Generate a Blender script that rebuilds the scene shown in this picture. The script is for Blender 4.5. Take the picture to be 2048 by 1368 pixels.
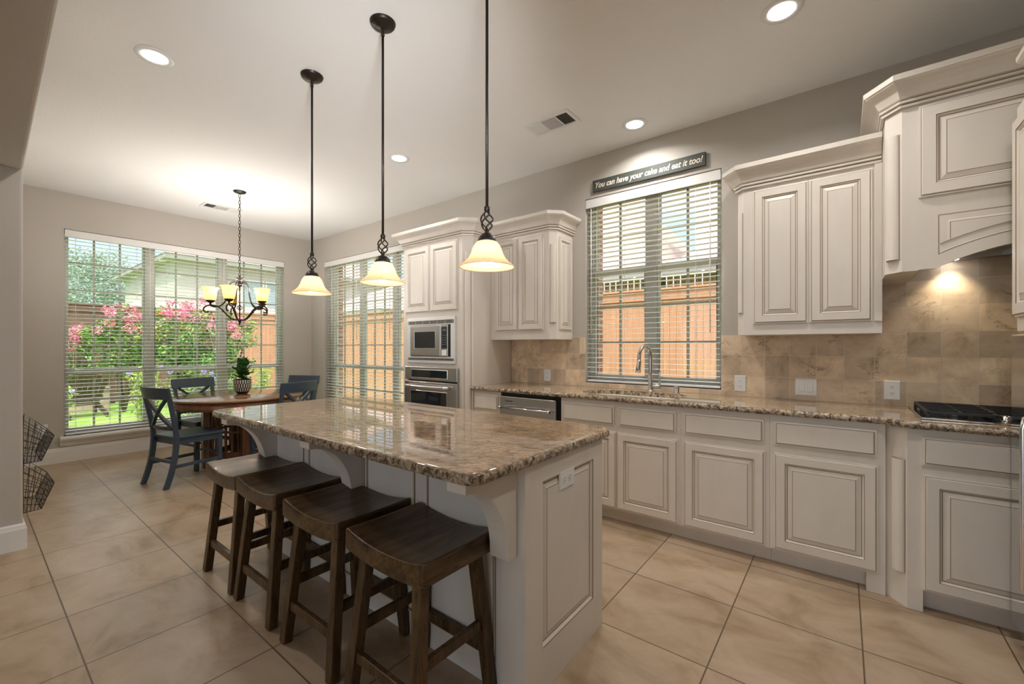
import bpy, bmesh, math, random
from mathutils import Vector, Matrix
PI = math.pi
random.seed(7)
S = bpy.context.scene
for o in list(bpy.data.objects):
    bpy.data.objects.remove(o)
COL = S.collection

# ------------------------------------------------------------------ camera
# plan: x=0 breakfast window wall, y=0 sink wall, room is y<0, x>0
FPX = 852.3
ca = math.atan2(1099, 852.3)
cam_d = bpy.data.cameras.new('camera')
cam = bpy.data.objects.new('camera', cam_d); COL.objects.link(cam)
cam.location = (6.95, -3.54, 1.30)
cam.rotation_euler = (PI/2, 0, PI/2 - ca)
cam_d.sensor_width = 36.0
cam_d.lens = FPX/2048*36.0
cam_d.shift_y = 10/2048
cam_d.clip_start = 0.02
S.camera = cam

# ------------------------------------------------------------------ world, sun, exposure
S.view_settings.view_transform = 'Standard'
S.view_settings.look = 'None'
S.view_settings.gamma = 1
S.view_settings.exposure = 0.68
W = bpy.data.worlds.new('sky'); S.world = W
W.use_nodes = True
wn = W.node_tree.nodes; wl = W.node_tree.links
bg = wn['Background']; bg.inputs['Strength'].default_value = 2.6
tcw = wn.new('ShaderNodeTexCoord'); sepw = wn.new('ShaderNodeSeparateXYZ')
rw = wn.new('ShaderNodeValToRGB')
rw.color_ramp.elements[0].position = 0.0; rw.color_ramp.elements[0].color = (0.26, 0.28, 0.30, 1)
rw.color_ramp.elements[1].position = 0.75; rw.color_ramp.elements[1].color = (1.0, 1.04, 1.10, 1)
e = rw.color_ramp.elements.new(0.12); e.color = (0.22, 0.262, 0.318, 1)
e = rw.color_ramp.elements.new(0.26); e.color = (0.205, 0.265, 0.35, 1)
wl.new(tcw.outputs['Generated'], sepw.inputs[0]); wl.new(sepw.outputs['Z'], rw.inputs[0]); wl.new(rw.outputs[0], bg.inputs['Color'])

def lamp(name, typ, loc, energy, color=(1, 1, 1), parent=None, **kw):
    d = bpy.data.lights.new(name, typ); d.energy = energy; d.color = color
    for k, v in kw.items():
        if k != 'rot': setattr(d, k, v)
    o = bpy.data.objects.new(name, d); COL.objects.link(o); o.location = loc
    if 'rot' in kw: o.rotation_euler = kw['rot']
    if parent:
        o.parent = parent; o.location = Vector(loc) - parent.location
    return o
sun = lamp('sun', 'SUN', (0, 0, 20), 2.5, (1.0, 0.95, 0.86), angle=math.radians(3), rot=(math.radians(33), 0, math.radians(38)))
# unseen fill lamp added behind the camera, set in the living room opening
lamp('living_room_fill', 'AREA', (6.2, -9.3, 1.55), 14, (0.98, 0.98, 1.0), shape='RECTANGLE', size=6.0, size_y=2.4, rot=(PI/2, 0, 0))
# unseen fill lamp added beside the camera, aimed at the far ceiling
def aim(p, q): return (Vector(q)-Vector(p)).to_track_quat('-Z', 'Y').to_euler()
FL = (6.75, -3.22, 1.75)
lamp('ceiling_fill', 'AREA', FL, 7, (0.98, 0.99, 1.0), shape='DISK', size=.4, spread=math.radians(64), rot=aim(FL, (1.5, -.35, 3.5)))
# two added ceiling fill lamps, with no fixtures behind them
for px_, py_, pw_ in ((7.35, -2.0, 6.5), (5.7, -1.05, 3)):
    lamp('recessed_or_fill_lamp', 'AREA', (px_, py_, 3.035), pw_, (1, .97, .93), shape='DISK', size=.12, spread=math.radians(150))
S.cycles.use_denoising = True
try: S.cycles.denoiser = 'OPENIMAGEDENOISE'
except Exception: pass
S.cycles.max_bounces = 10
S.cycles.diffuse_bounces = 5
S.cycles.transparent_max_bounces = 24
S.cycles.sample_clamp_indirect = 6
S.cycles.caustics_reflective = False
S.cycles.caustics_refractive = False

# ------------------------------------------------------------------ materials
def mat(name, color=(.8, .8, .8), rough=.5, metal=0.0, spec=None, emis=None, es=0, alpha=None, coat=0, trans=0):
    m = bpy.data.materials.new(name); m.use_nodes = True
    b = m.node_tree.nodes['Principled BSDF']
    b.inputs['Base Color'].default_value = (*color, 1)
    b.inputs['Roughness'].default_value = rough
    b.inputs['Metallic'].default_value = metal
    if spec is not None: b.inputs['Specular IOR Level'].default_value = spec
    if emis: b.inputs['Emission Color'].default_value = (*emis, 1); b.inputs['Emission Strength'].default_value = es
    if coat: b.inputs['Coat Weight'].default_value = coat; b.inputs['Coat Roughness'].default_value = .05
    if trans: b.inputs['Transmission Weight'].default_value = trans
    return m
def N(m, t, **kw):
    n = m.node_tree.nodes.new(t)
    for k, v in kw.items(): setattr(n, k, v)
    return n
def L(m, a, b): m.node_tree.links.new(a, b)
def coords(m, scale=(1, 1, 1), rot=(0, 0, 0), loc=(0, 0, 0), world=False):
    mp = N(m, 'ShaderNodeMapping')
    mp.inputs['Scale'].default_value = scale; mp.inputs['Rotation'].default_value = rot; mp.inputs['Location'].default_value = loc
    if world:
        g = N(m, 'ShaderNodeNewGeometry'); L(m, g.outputs['Position'], mp.inputs[0])
    else:
        t = N(m, 'ShaderNodeTexCoord'); L(m, t.outputs['Object'], mp.inputs[0])
    return mp.outputs[0]
def noise(m, vec, scale, detail=4, rough=.55, dist=0):
    n = N(m, 'ShaderNodeTexNoise'); n.inputs['Scale'].default_value = scale; n.inputs['Detail'].default_value = detail
    n.inputs['Roughness'].default_value = rough; n.inputs['Distortion'].default_value = dist
    L(m, vec, n.inputs['Vector']); return n.outputs['Fac']
def ramp(m, fac, stops):
    r = N(m, 'ShaderNodeValToRGB'); els = r.color_ramp.elements
    els[0].position = stops[0][0]; els[0].color = (*stops[0][1], 1)
    els[1].position = stops[-1][0]; els[1].color = (*stops[-1][1], 1)
    for p, c in stops[1:-1]:
        e = els.new(p); e.color = (*c, 1)
    L(m, fac, r.inputs[0]); return r.outputs[0]
def mix(m, fac, a, b, mode='MIX'):
    x = N(m, 'ShaderNodeMix', data_type='RGBA', blend_type=mode)
    if hasattr(fac, 'is_linked'): L(m, fac, x.inputs[0])
    else: x.inputs[0].default_value = fac
    for v, i in ((a, 6), (b, 7)):
        if hasattr(v, 'is_linked'): L(m, v, x.inputs[i])
        else: x.inputs[i].default_value = (*v, 1)
    return x.outputs[2]
def base(m, c): L(m, c, m.node_tree.nodes['Principled BSDF'].inputs['Base Color'])
def bump(m, h, s=.2, d=.01):
    b = N(m, 'ShaderNodeBump'); b.inputs['Strength'].default_value = s; b.inputs['Distance'].default_value = d
    L(m, h, b.inputs['Height']); L(m, b.outputs[0], m.node_tree.nodes['Principled BSDF'].inputs['Normal'])

M = {}
M['wall'] = mat('wall_paint', (.51, .475, .425), .85)
bump(M['wall'], noise(M['wall'], coords(M['wall'], world=True), 90, 3), .25, .004)
M['ceil'] = mat('ceiling_paint', (.86, .86, .86), .9)
bump(M['ceil'], noise(M['ceil'], coords(M['ceil'], world=True), 70, 3), .35, .005)
M['trim'] = mat('white_trim', (.80, .785, .76), .45)
M['white'] = mat('white_plastic', (.80, .80, .79), .4)
M['slat'] = mat('blind_slat', (.88, .865, .83), .45)
M['vinyl'] = mat('window_vinyl', (.50, .49, .44), .5)
M['muntin'] = mat('muntin', (.33, .32, .26), .5)
M['paint'] = mat('cream_cabinet_paint', (.70, .635, .555), .38)
v = coords(M['paint'], (3, 3, 1.2), world=True)
base(M['paint'], ramp(M['paint'], noise(M['paint'], v, 3, 3), [(.3, (.69, .632, .56)), (.7, (.735, .678, .605))]))
M['glaze'] = mat('brown_glaze', (.27, .19, .12), .5)
M['black'] = mat('black', (.012, .012, .012), .35)
M['blackmetal'] = mat('oil_rubbed_bronze', (.028, .020, .016), .38, .6)
M['steel'] = mat('brushed_steel', (.56, .56, .56), .27, 1.0)
v = coords(M['steel'], (1, 1, 90), world=True)
bump(M['steel'], noise(M['steel'], v, 4, 2), .04, .002)
M['steel2'] = mat('polished_steel', (.72, .72, .72), .10, 1.0)
M['nickel'] = mat('brushed_nickel', (.50, .49, .47), .22, 1.0)
M['darkglass'] = mat('dark_oven_glass', (.015, .017, .02), .04, 0, .8)
M['iron'] = mat('cast_iron', (.012, .012, .012), .45)
M['lens'] = mat('lamp_lens', (1, 1, 1), .5, emis=(1, .98, .95), es=12)
M['bulb'] = mat('lit_bulb', (1, 1, 1), .5, emis=(1, .90, .74), es=42)
M['bulb2'] = mat('lit_candle_bulb', (1, 1, 1), .5, emis=(1, .90, .72), es=40)

def granite(name, sx, sy, cols, edge=False):
    m = mat(name, (.4, .3, .2), .025, 0, .62)
    def streak(k):
        v0 = coords(m, (1, 1, 1), (0, 0, math.radians(-34)), world=True)
        mp = N(m, 'ShaderNodeMapping'); mp.inputs['Scale'].default_value = (sx*k, sy*k, sx*k); L(m, v0, mp.inputs[0]); return mp.outputs[0]
    v = streak(1)
    n1 = noise(m, v, 9, 7, .74, 1.0)
    c1 = ramp(m, n1, cols)
    v2 = streak(2.2)
    n2 = noise(m, v2, 16, 4, .7, .6)
    dk = ramp(m, n2, [(.53, (1, 1, 1)), (.60, (.62, .53, .45)), (.70, (.26, .2, .15))])
    c = mix(m, .8, c1, dk, 'MULTIPLY')
    v3 = coords(m, (1, 1, 1), world=True)
    n3 = noise(m, v3, 3.2, 3, .6)
    c = mix(m, .55, c, ramp(m, n3, [(.38, (.55, .50, .46)), (.60, (1.12, 1.06, 1.0))]), 'MULTIPLY')
    base(m, c)
    return m
M['granite'] = granite('island_granite', 2.2, 7.0, [(.30, (.07, .045, .028)), (.43, (.21, .148, .096)), (.52, (.36, .262, .18)), (.64, (.52, .41, .30)), (.78, (.27, .195, .13))])
M['granite2'] = granite('counter_granite', 2.6, 4.5, [(.28, (.09, .062, .04)), (.42, (.30, .225, .15)), (.52, (.48, .38, .27)), (.64, (.60, .49, .36)), (.78, (.34, .26, .175))])
def gedge(name):
    m = mat(name, (.3, .2, .1), .16, 0, .5)
    v = coords(m, (1, 1, 1), world=True)
    n1 = noise(m, v, 42, 5, .7, .8)
    base(m, ramp(m, n1, [(.34, (.02, .016, .012)), (.44, (.12, .085, .055)), (.52, (.34, .255, .17)), (.62, (.54, .44, .31)), (.74, (.16, .12, .075))]))
    bump(m, noise(m, v, 60, 3), .7, .006)
    return m
M['granite_edge'] = gedge('chiselled_granite_edge')

def wood(name, cols, rough=.3, axis=(1, 10, 10), sc=3, coat=.3):
    m = mat(name, cols[0], rough, coat=coat)
    v = coords(m, axis)
    n = noise(m, v, sc, 6, .6, .6)
    base(m, ramp(m, n, [(.3, cols[0]), (.5, cols[1]), (.7, cols[2])]))
    return m
def stool_mat(name, axis, sc):
    m = wood(name, [(.038, .020, .008), (.088, .049, .020), (.155, .092, .036)], .32, axis, sc)
    v = coords(m, tuple(a*2.5 for a in axis))
    streak = ramp(m, noise(m, v, sc*2, 3, .6, .3), [(.56, (1, 1, 1)), (.66, (.35, .3, .27))])
    b = m.node_tree.nodes['Principled BSDF']; b.inputs['Specular IOR Level'].default_value = .3; b.inputs['Coat Weight'].default_value = .08; old = b.inputs['Base Color'].links[0].from_socket
    base(m, mix(m, 1.0, old, streak, 'MULTIPLY')); return m
M['stoolwood'] = stool_mat('dark_stool_wood', (9, 1.0, 9), 3)
M['stoolleg'] = stool_mat('dark_stool_leg', (10, 10, .9), 3)
M['tablewood'] = wood('table_top_wood', [(.17, .075, .034), (.25, .115, .055), (.32, .155, .078)], .16, (10, 1, 10), 2)
M['tableleg'] = wood('table_leg_wood', [(.045, .017, .007), (.13, .052, .02), (.2, .085, .033)], .3, (12, 12, 1), 3)
M['navy'] = mat('slate_blue_paint', (.045, .066, .098), .33)
M['adir'] = mat('weathered_brown_wood', (.075, .047, .032), .75)

# floor tile
m = M['floor'] = mat('floor_tile', (.5, .4, .3), .33)
g = N(m, 'ShaderNodeNewGeometry'); mp = N(m, 'ShaderNodeMapping'); mp.inputs['Location'].default_value = (-6.515+.5035*20, 2.718+.514*20, 0)
L(m, g.outputs['Position'], mp.inputs[0])
br = N(m, 'ShaderNodeTexBrick'); br.offset = 0; br.squash = 1
br.inputs['Scale'].default_value = 1; br.inputs['Brick Width'].default_value = .5035; br.inputs['Row Height'].default_value = .514
br.inputs['Mortar Size'].default_value = .0032; br.inputs['Mortar Smooth'].default_value = .1; br.inputs['Bias'].default_value = 0
br.inputs['Color1'].default_value = (.86, .86, .86, 1); br.inputs['Color2'].default_value = (1, 1, 1, 1); br.inputs['Mortar'].default_value = (1, 1, 1, 1)
L(m, mp.outputs[0], br.inputs['Vector'])
v = coords(m, (1, 1.5, 1), world=True)
c = ramp(m, noise(m, v, 2.6, 7, .62, .5), [(.30, (.30, .20, .115)), (.45, (.42, .305, .20)), (.58, (.485, .365, .255)), (.72, (.535, .425, .315))])
c = mix(m, .8, c, br.outputs['Color'], 'MULTIPLY')
c = mix(m, br.outputs['Fac'], c, (.13, .085, .05))
base(m, c)
bump(m, br.outputs['Fac'], -.4, .003)
# backsplash stone
m = M['stone'] = mat('travertine_tile', (.5, .4, .3), .5)
g = N(m, 'ShaderNodeNewGeometry'); sp = N(m, 'ShaderNodeSeparateXYZ'); cb = N(m, 'ShaderNodeCombineXYZ')
L(m, g.outputs['Position'], sp.inputs[0]); L(m, sp.outputs['X'], cb.inputs[0]); L(m, sp.outputs['Z'], cb.inputs[1])
mp = N(m, 'ShaderNodeMapping'); mp.inputs['Location'].default_value = (-7.26+.15*60, -.935+.152*10, 0); L(m, cb.outputs[0], mp.inputs[0])
br = N(m, 'ShaderNodeTexBrick'); br.offset = 0
br.inputs['Scale'].default_value = 1; br.inputs['Brick Width'].default_value = .15; br.inputs['Row Height'].default_value = .152
br.inputs['Mortar Size'].default_value = .0022; br.inputs['Mortar Smooth'].default_value = .3
br.inputs['Color1'].default_value = (.74, .72, .70, 1); br.inputs['Color2'].default_value = (1.25, 1.2, 1.12, 1); br.inputs['Mortar'].default_value = (1, 1, 1, 1)
L(m, mp.outputs[0], br.inputs['Vector'])
v = coords(m, (1, 1, 1), world=True)
c = ramp(m, noise(m, v, 7, 8, .65, .6), [(.28, (.40, .31, .21)), (.44, (.60, .48, .345)), (.58, (.70, .575, .43)), (.75, (.80, .68, .53))])
c = mix(m, .9, c, br.outputs['Color'], 'MULTIPLY')
vein = ramp(m, noise(m, coords(m, (1, 1, 1.6), (0, .5, 0), world=True), 5, 8, .68, .8), [(.478, (1, 1, 1)), (.495, (.45, .37, .29)), (.512, (1, 1, 1))])
vm = ramp(m, noise(m, coords(m, (1, 1, 1), (0, 0, 0), (3, 1, 2), world=True), 5, 2), [(.50, (0, 0, 0)), (.62, (1, 1, 1))])
c = mix(m, vm, c, mix(m, 1, c, vein, 'MULTIPLY'))
c = mix(m, br.outputs['Fac'], c, (.66, .56, .43))
base(m, c)
bump(m, br.outputs['Fac'], -.5, .003)

# window glass: clear with a fresnel gloss
m = M['glass'] = bpy.data.materials.new('window_glass'); m.use_nodes = True
nt = m.node_tree; nt.nodes.clear()
out = N(m, 'ShaderNodeOutputMaterial'); tr = N(m, 'ShaderNodeBsdfTransparent'); gl = N(m, 'ShaderNodeBsdfGlossy'); mx = N(m, 'ShaderNodeMixShader'); geo = N(m, 'ShaderNodeNewGeometry'); dt = N(m, 'ShaderNodeVectorMath', operation='DOT_PRODUCT'); ab = N(m, 'ShaderNodeMath', operation='ABSOLUTE'); om = N(m, 'ShaderNodeMath', operation='SUBTRACT'); pw = N(m, 'ShaderNodeMath', operation='POWER'); fr = N(m, 'ShaderNodeMath', operation='MULTIPLY_ADD')
gl.inputs['Roughness'].default_value = 0.0; om.inputs[0].default_value = 1; pw.inputs[1].default_value = 5; fr.inputs[1].default_value = .92; fr.inputs[2].default_value = .03
L(m, geo.outputs['Normal'], dt.inputs[0]); L(m, geo.outputs['Incoming'], dt.inputs[1]); L(m, dt.outputs['Value'], ab.inputs[0]); L(m, ab.outputs[0], om.inputs[1]); L(m, om.outputs[0], pw.inputs[0]); L(m, pw.outputs[0], fr.inputs[0])
tr.inputs['Color'].default_value = (.97, .98, .97, 1)
L(m, fr.outputs[0], mx.inputs[0]); L(m, tr.outputs[0], mx.inputs[1]); L(m, gl.outputs[0], mx.inputs[2]); L(m, mx.outputs[0], out.inputs[0])
# amber frosted lamp glass, lit
def shade_mat(name, col, es):
    m = bpy.data.materials.new(name); m.use_nodes = True
    nt = m.node_tree; nt.nodes.clear()
    out = N(m, 'ShaderNodeOutputMaterial'); d = N(m, 'ShaderNodeBsdfDiffuse'); t = N(m, 'ShaderNodeBsdfTranslucent'); mx = N(m, 'ShaderNodeMixShader')
    em = N(m, 'ShaderNodeEmission'); ad = N(m, 'ShaderNodeAddShader')
    v = coords(m); n = noise(m, v, 14, 4, .6, .5)
    c = ramp(m, n, [(.3, tuple(x*.93 for x in col)), (.7, col)])
    for s in (d, t, em): L(m, c, s.inputs['Color'])
    em.inputs['Strength'].default_value = es
    mx.inputs[0].default_value = .6
    L(m, d.outputs[0], mx.inputs[1]); L(m, t.outputs[0], mx.inputs[2])
    L(m, mx.outputs[0], ad.inputs[0]); L(m, em.outputs[0], ad.inputs[1]); L(m, ad.outputs[0], out.inputs[0])
    return m
M['shade'] = shade_mat('amber_frosted_glass', (.97, .79, .56), .05)
M['shade2'] = shade_mat('amber_chandelier_glass', (.97, .72, .40), .10)

# outdoors
M['grass'] = mat('grass', (.2, .4, .05), .9)
base(M['grass'], ramp(M['grass'], noise(M['grass'], coords(M['grass'], world=True), 5, 6, .7), [(.3, (.17, .33, .035)), (.55, (.27, .47, .06)), (.75, (.40, .58, .11))]))
def fence_mat(name, a, b):
    m = mat(name, a, .85)
    v = coords(m, (9, 9, .8), world=True)
    base(m, ramp(m, noise(m, v, 2.2, 5, .6), [(.3, a), (.7, b)])); return m
M['cedar'] = fence_mat('cedar_fence', (.50, .235, .135), (.61, .32, .20))
M['darkfence'] = fence_mat('dark_fence', (.15, .08, .058), (.22, .12, .09))
def brick_mat(name, c1, c2, mo, sc=1):
    m = mat(name, c1, .9)
    t = N(m, 'ShaderNodeTexCoord'); sp = N(m, 'ShaderNodeSeparateXYZ'); cb = N(m, 'ShaderNodeCombineXYZ'); ad = N(m, 'ShaderNodeMath')
    g = N(m, 'ShaderNodeNewGeometry'); L(m, g.outputs['Position'], sp.inputs[0])
    L(m, sp.outputs['X'], ad.inputs[0]); L(m, sp.outputs['Y'], ad.inputs[1]); L(m, ad.outputs[0], cb.inputs[0]); L(m, sp.outputs['Z'], cb.inputs[1])
    br = N(m, 'ShaderNodeTexBrick'); br.inputs['Scale'].default_value = sc
    br.inputs['Brick Width'].default_value = .2; br.inputs['Row Height'].default_value = .075; br.inputs['Mortar Size'].default_value = .008
    br.inputs['Color1'].default_value = (*c1, 1); br.inputs['Color2'].default_value = (*c2, 1); br.inputs['Mortar'].default_value = (*mo, 1)
    L(m, cb.outputs[0], br.inputs['Vector']); base(m, br.outputs['Color']); return m
M['brick'] = brick_mat('house_brick', (.30, .13, .09), (.42, .22, .16), (.55, .5, .45))
M['paver'] = brick_mat('paver_stone', (.52, .40, .29), (.62, .50, .38), (.42, .34, .26), .6)
M['roof'] = mat('roof_shingle', (.56, .41, .36), .9)
v = coords(M['roof'], (1, 1, 6), world=True)
base(M['roof'], ramp(M['roof'], noise(M['roof'], v, 6, 4), [(.3, (.36, .265, .235)), (.7, (.47, .36, .325))]))
M['siding'] = mat('siding', (.54, .50, .46), .8)
M['siding_light'] = mat('cream_siding', (.74, .64, .52), .8)
M['fascia'] = mat('fascia', (.34, .33, .31), .7)
M['winglass'] = mat('far_glass', (.32, .42, .46), .15)
def leafmat(name, a, b):
    m = mat(name, a, .55)
    t = N(m, 'ShaderNodeNewGeometry')
    base(m, ramp(m, t.outputs['Random Per Island'], [(0, a), (1, b)])); return m
M['leaf'] = leafmat('shrub_leaf', (.05, .15, .02), (.24, .38, .07))
M['leafy'] = leafmat('yellow_green_leaf', (.25, .40, .05), (.55, .62, .15))
M['treeleaf'] = leafmat('hazed_tree_leaf', (.22, .32, .23), (.38, .48, .38))  # distance haze mixed into the leaf colour
M['bloom'] = leafmat('pink_bloom', (.70, .13, .27), (.80, .36, .45))
M['amber'] = leafmat('amber_leaf', (.55, .36, .10), (.70, .52, .22))
M['purple'] = leafmat('purple_bloom', (.30, .22, .62), (.52, .42, .80))
M['bark'] = mat('bark', (.16, .11, .08), .9)
M['figleaf'] = mat('fig_leaf', (.018, .075, .012), .3)
base(M['figleaf'], ramp(M['figleaf'], noise(M['figleaf'], coords(M['figleaf']), 18, 3), [(.35, (.022, .095, .014)), (.7, (.07, .20, .045))]))
M['soil'] = mat('soil', (.03, .02, .012), .95)
M['signgreen'] = mat('sign_board', (.055, .062, .052), .6)
M['cream'] = mat('sign_lettering', (.80, .74, .60), .6)
M['potdark'] = mat('pot_glaze_black', (.018, .024, .022), .3)
M['potcream'] = mat('pot_cream', (.72, .68, .56), .45)
M['livwall'] = mat('living_wall', (.50, .455, .395), .9)

# ------------------------------------------------------------------ mesh helper
class MB:
    def __init__(s): s.v = []; s.f = []; s.mi = []; s.sm = []
    def add(s, vs, fs, mi=0, smooth=False):
        o = len(s.v); s.v += [tuple(p) for p in vs]
        for f in fs: s.f.append(tuple(i+o for i in f)); s.mi.append(mi); s.sm.append(smooth)
        return s
    def box(s, a, b, mi=0):
        x0, y0, z0 = (min(a[i], b[i]) for i in range(3)); x1, y1, z1 = (max(a[i], b[i]) for i in range(3))
        return s.add([(x0, y0, z0), (x1, y0, z0), (x1, y1, z0), (x0, y1, z0), (x0, y0, z1), (x1, y0, z1), (x1, y1, z1), (x0, y1, z1)],
                     [(0, 3, 2, 1), (4, 5, 6, 7), (0, 1, 5, 4), (1, 2, 6, 5), (2, 3, 7, 6), (3, 0, 4, 7)], mi)
    def prism(s, poly, z0, z1, mi=0, fn=None, caps=True, smooth=False):
        n = len(poly); fn = fn or (lambda u, v, w: (u, v, w))
        vs = [fn(u, v, z0) for u, v in poly]+[fn(u, v, z1) for u, v in poly]
        fs = [(i, (i+1) % n, n+(i+1) % n, n+i) for i in range(n)]
        s.add(vs, fs, mi, smooth)
        if caps: s.add(vs, [tuple(range(n-1, -1, -1)), tuple(range(n, 2*n))], mi)
        return s
    def tube(s, pts, r, n=8, mi=0, closed=False, square=False):
        pts = [Vector(p) for p in pts]; m = len(pts)
        rs = r if isinstance(r, (list, tuple)) else [r]*m
        vs = []; up = None
        for i, p in enumerate(pts):
            if closed: t = pts[(i+1) % m]-pts[i-1]
            else: t = pts[min(i+1, m-1)]-pts[max(i-1, 0)]
            t.normalize()
            if up is None:
                up = Vector((0, 0, 1)) if abs(t.z) < .9 else Vector((1, 0, 0))
            a = t.cross(up)
            if a.length < 1e-5: a = t.cross(Vector((0, 1, 0)))
            a.normalize(); b = a.cross(t); b.normalize(); up = b
            off = PI/4 if square else 0
            for k in range(n):
                an = 2*PI*k/n+off; vs.append(p+(a*math.cos(an)+b*math.sin(an))*rs[i])
        fs = []
        for i in range(m if closed else m-1):
            j = (i+1) % m
            for k in range(n):
                fs.append((i*n+k, j*n+k, j*n+(k+1) % n, i*n+(k+1) % n))
        s.add(vs, fs, mi, not square)
        if not closed: s.add(vs, [tuple(range(n)), tuple(range((m-1)*n+n-1, (m-1)*n-1, -1))], mi)
        return s
    def lathe(s, prof, c=(0, 0, 0), n=28, mi=0, cap=False):
        vs = []; m = len(prof)
        for r, z in prof:
            for k in range(n):
                a = 2*PI*k/n; vs.append((c[0]+r*math.cos(a), c[1]+r*math.sin(a), c[2]+z))
        fs = [(i*n+k, i*n+(k+1) % n, (i+1)*n+(k+1) % n, (i+1)*n+k) for i in range(m-1) for k in range(n)]
        s.add(vs, fs, mi, True)
        if cap: s.add(vs, [tuple(range(n-1, -1, -1)), tuple(range((m-1)*n, m*n))], mi)
        return s
    def beam(s, a, b, w, h, mi=0, up=(0, 0, 1)):
        a = Vector(a); b = Vector(b); t = (b-a).normalized(); u = Vector(up)
        x = t.cross(u).normalized(); y = x.cross(t).normalized()
        vs = [p+x*sx*w/2+y*sy*h/2 for p in (a, b) for sx, sy in ((-1, -1), (1, -1), (1, 1), (-1, 1))]
        return s.add(vs, [(0, 1, 2, 3), (7, 6, 5, 4), (0, 4, 5, 1), (1, 5, 6, 2), (2, 6, 7, 3), (3, 7, 4, 0)], mi)
    def sphere(s, c, r, n=12, m=8, mi=0, sz=1):
        return s.lathe([(max(r*math.sin(PI*i/m), 1e-4), -r*sz*math.cos(PI*i/m)) for i in range(m+1)], c, n, mi)
    def build(s, name, mats, parent=None, bevel=0, seg=2, origin=None, subsurf=0):
        if not isinstance(mats, (list, tuple)): mats = [mats]
        me = bpy.data.meshes.new(name)
        if parent is not None: o0 = parent_base(parent)
        elif origin is not None: o0 = Vector(origin)
        else:
            xs = [p[0] for p in s.v]; ys = [p[1] for p in s.v]; zs = [p[2] for p in s.v]
            o0 = Vector(((min(xs)+max(xs))/2, (min(ys)+max(ys))/2, min(zs)))
        me.from_pydata([tuple(Vector(p)-o0) for p in s.v], [], s.f)
        for i, p in enumerate(me.polygons): p.material_index = s.mi[i]; p.use_smooth = s.sm[i]
        for m_ in mats: me.materials.append(m_)
        bm = bmesh.new(); bm.from_mesh(me); bmesh.ops.remove_doubles(bm, verts=bm.verts, dist=1e-5)
        bmesh.ops.recalc_face_normals(bm, faces=bm.faces); bm.to_mesh(me); bm.free()
        o = bpy.data.objects.new(name, me); COL.objects.link(o)
        if parent is not None: o.parent = parent
        else: o.location = o0
        if bevel:
            b = o.modifiers.new('bevel', 'BEVEL'); b.width = bevel; b.segments = seg; b.limit_method = 'ANGLE'; b.angle_limit = math.radians(40)
        if subsurf:
            b = o.modifiers.new('subsurf', 'SUBSURF'); b.levels = subsurf; b.render_levels = subsurf
        return o
def parent_base(p):
    loc = Vector(p.location); q = p.parent
    while q is not None: loc += Vector(q.location); q = q.parent
    return loc
def tag(o, label=None, cat=None, group=None, kind=None):
    for k, v in (('label', label), ('category', cat), ('group', group), ('kind', kind)):
        if v: o[k] = v
    return o
def thing(name, loc, label, cat, group=None, rotz=0, kind=None):
    o = bpy.data.objects.new(name, None); COL.objects.link(o); o.location = loc; o.rotation_euler = (0, 0, rotz)
    o.empty_display_size = .1
    return tag(o, label, cat, group, kind)
def struct(o): o['kind'] = 'structure'; return o
def dup(o, loc=None, rotz=None, label=None, group=None, parent=None):
    c = o.copy(); COL.objects.link(c)
    if parent is not None: c.parent = parent; c.matrix_parent_inverse = o.matrix_parent_inverse.copy()
    if loc is not None: c.location = loc
    if rotz is not None: c.rotation_euler = (0, 0, rotz)
    if label: c['label'] = label
    if group: c['group'] = group
    for ch in list(o.children): dup(ch, parent=c)
    return c

def inset_poly(poly, d):
    n = len(poly); out = []
    area = sum(poly[i][0]*poly[(i+1) % n][1]-poly[(i+1) % n][0]*poly[i][1] for i in range(n))
    sg = 1 if area > 0 else -1
    for i in range(n):
        p0, p1, p2 = Vector(poly[i-1]), Vector(poly[i]), Vector(poly[(i+1) % n])
        e1 = (p1-p0).normalized(); e2 = (p2-p1).normalized()
        n1 = Vector((-e1.y, e1.x))*sg; n2 = Vector((-e2.y, e2.x))*sg
        k = 1+n1.dot(n2)
        out.append(tuple(p1+(n1+n2)*(d/max(k, .2))))
    return out
def rect(u0, v0, u1, v1): return [(u0, v0), (u1, v0), (u1, v1), (u0, v1)]
FY = lambda y0: (lambda u, v, n: (u, y0-n, v))      # face looking to -y
FX = lambda x0: (lambda u, v, n: (x0+n, u, v))      # face looking to +x
def rings(mb, poly, prof, fn, cap=True):
    """prof: list of (inset, depth, material index of the band that ends here)"""
    prev = None; k = len(poly)
    for ins, dep, mi in prof:
        cur = [fn(u, v, dep) for u, v in inset_poly(poly, ins)]
        if prev is not None:
            mb.add(prev+cur, [(i, (i+1) % k, k+(i+1) % k, k+i) for i in range(k)], mi)
        prev = cur
    if cap: mb.add(prev, [tuple(range(k))], 0)
    return mb
def raised(poly, fw, fn, t=.020):
    return rings(MB(), poly, [(0, 0, 0), (0, t*.55, 0), (.007, t*.6, 0), (.0095, t*.62, 1), (.012, t, 0), (fw, t, 0), (fw+.003, t-.003, 1), (fw+.010, t-.011, 0), (fw+.0135, t-.0115, 1), (fw+.036, t-.003, 0), (fw+.039, t-.0025, 1)], fn)
def drawer_front(poly, fn, t=.020):
    return rings(MB(), poly, [(0, 0, 0), (0, t*.5, 0), (.010, t*.55, 0), (.013, t*.58, 1), (.016, t, 0)], fn)
PG = [M['paint'], M['glaze']]

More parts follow.
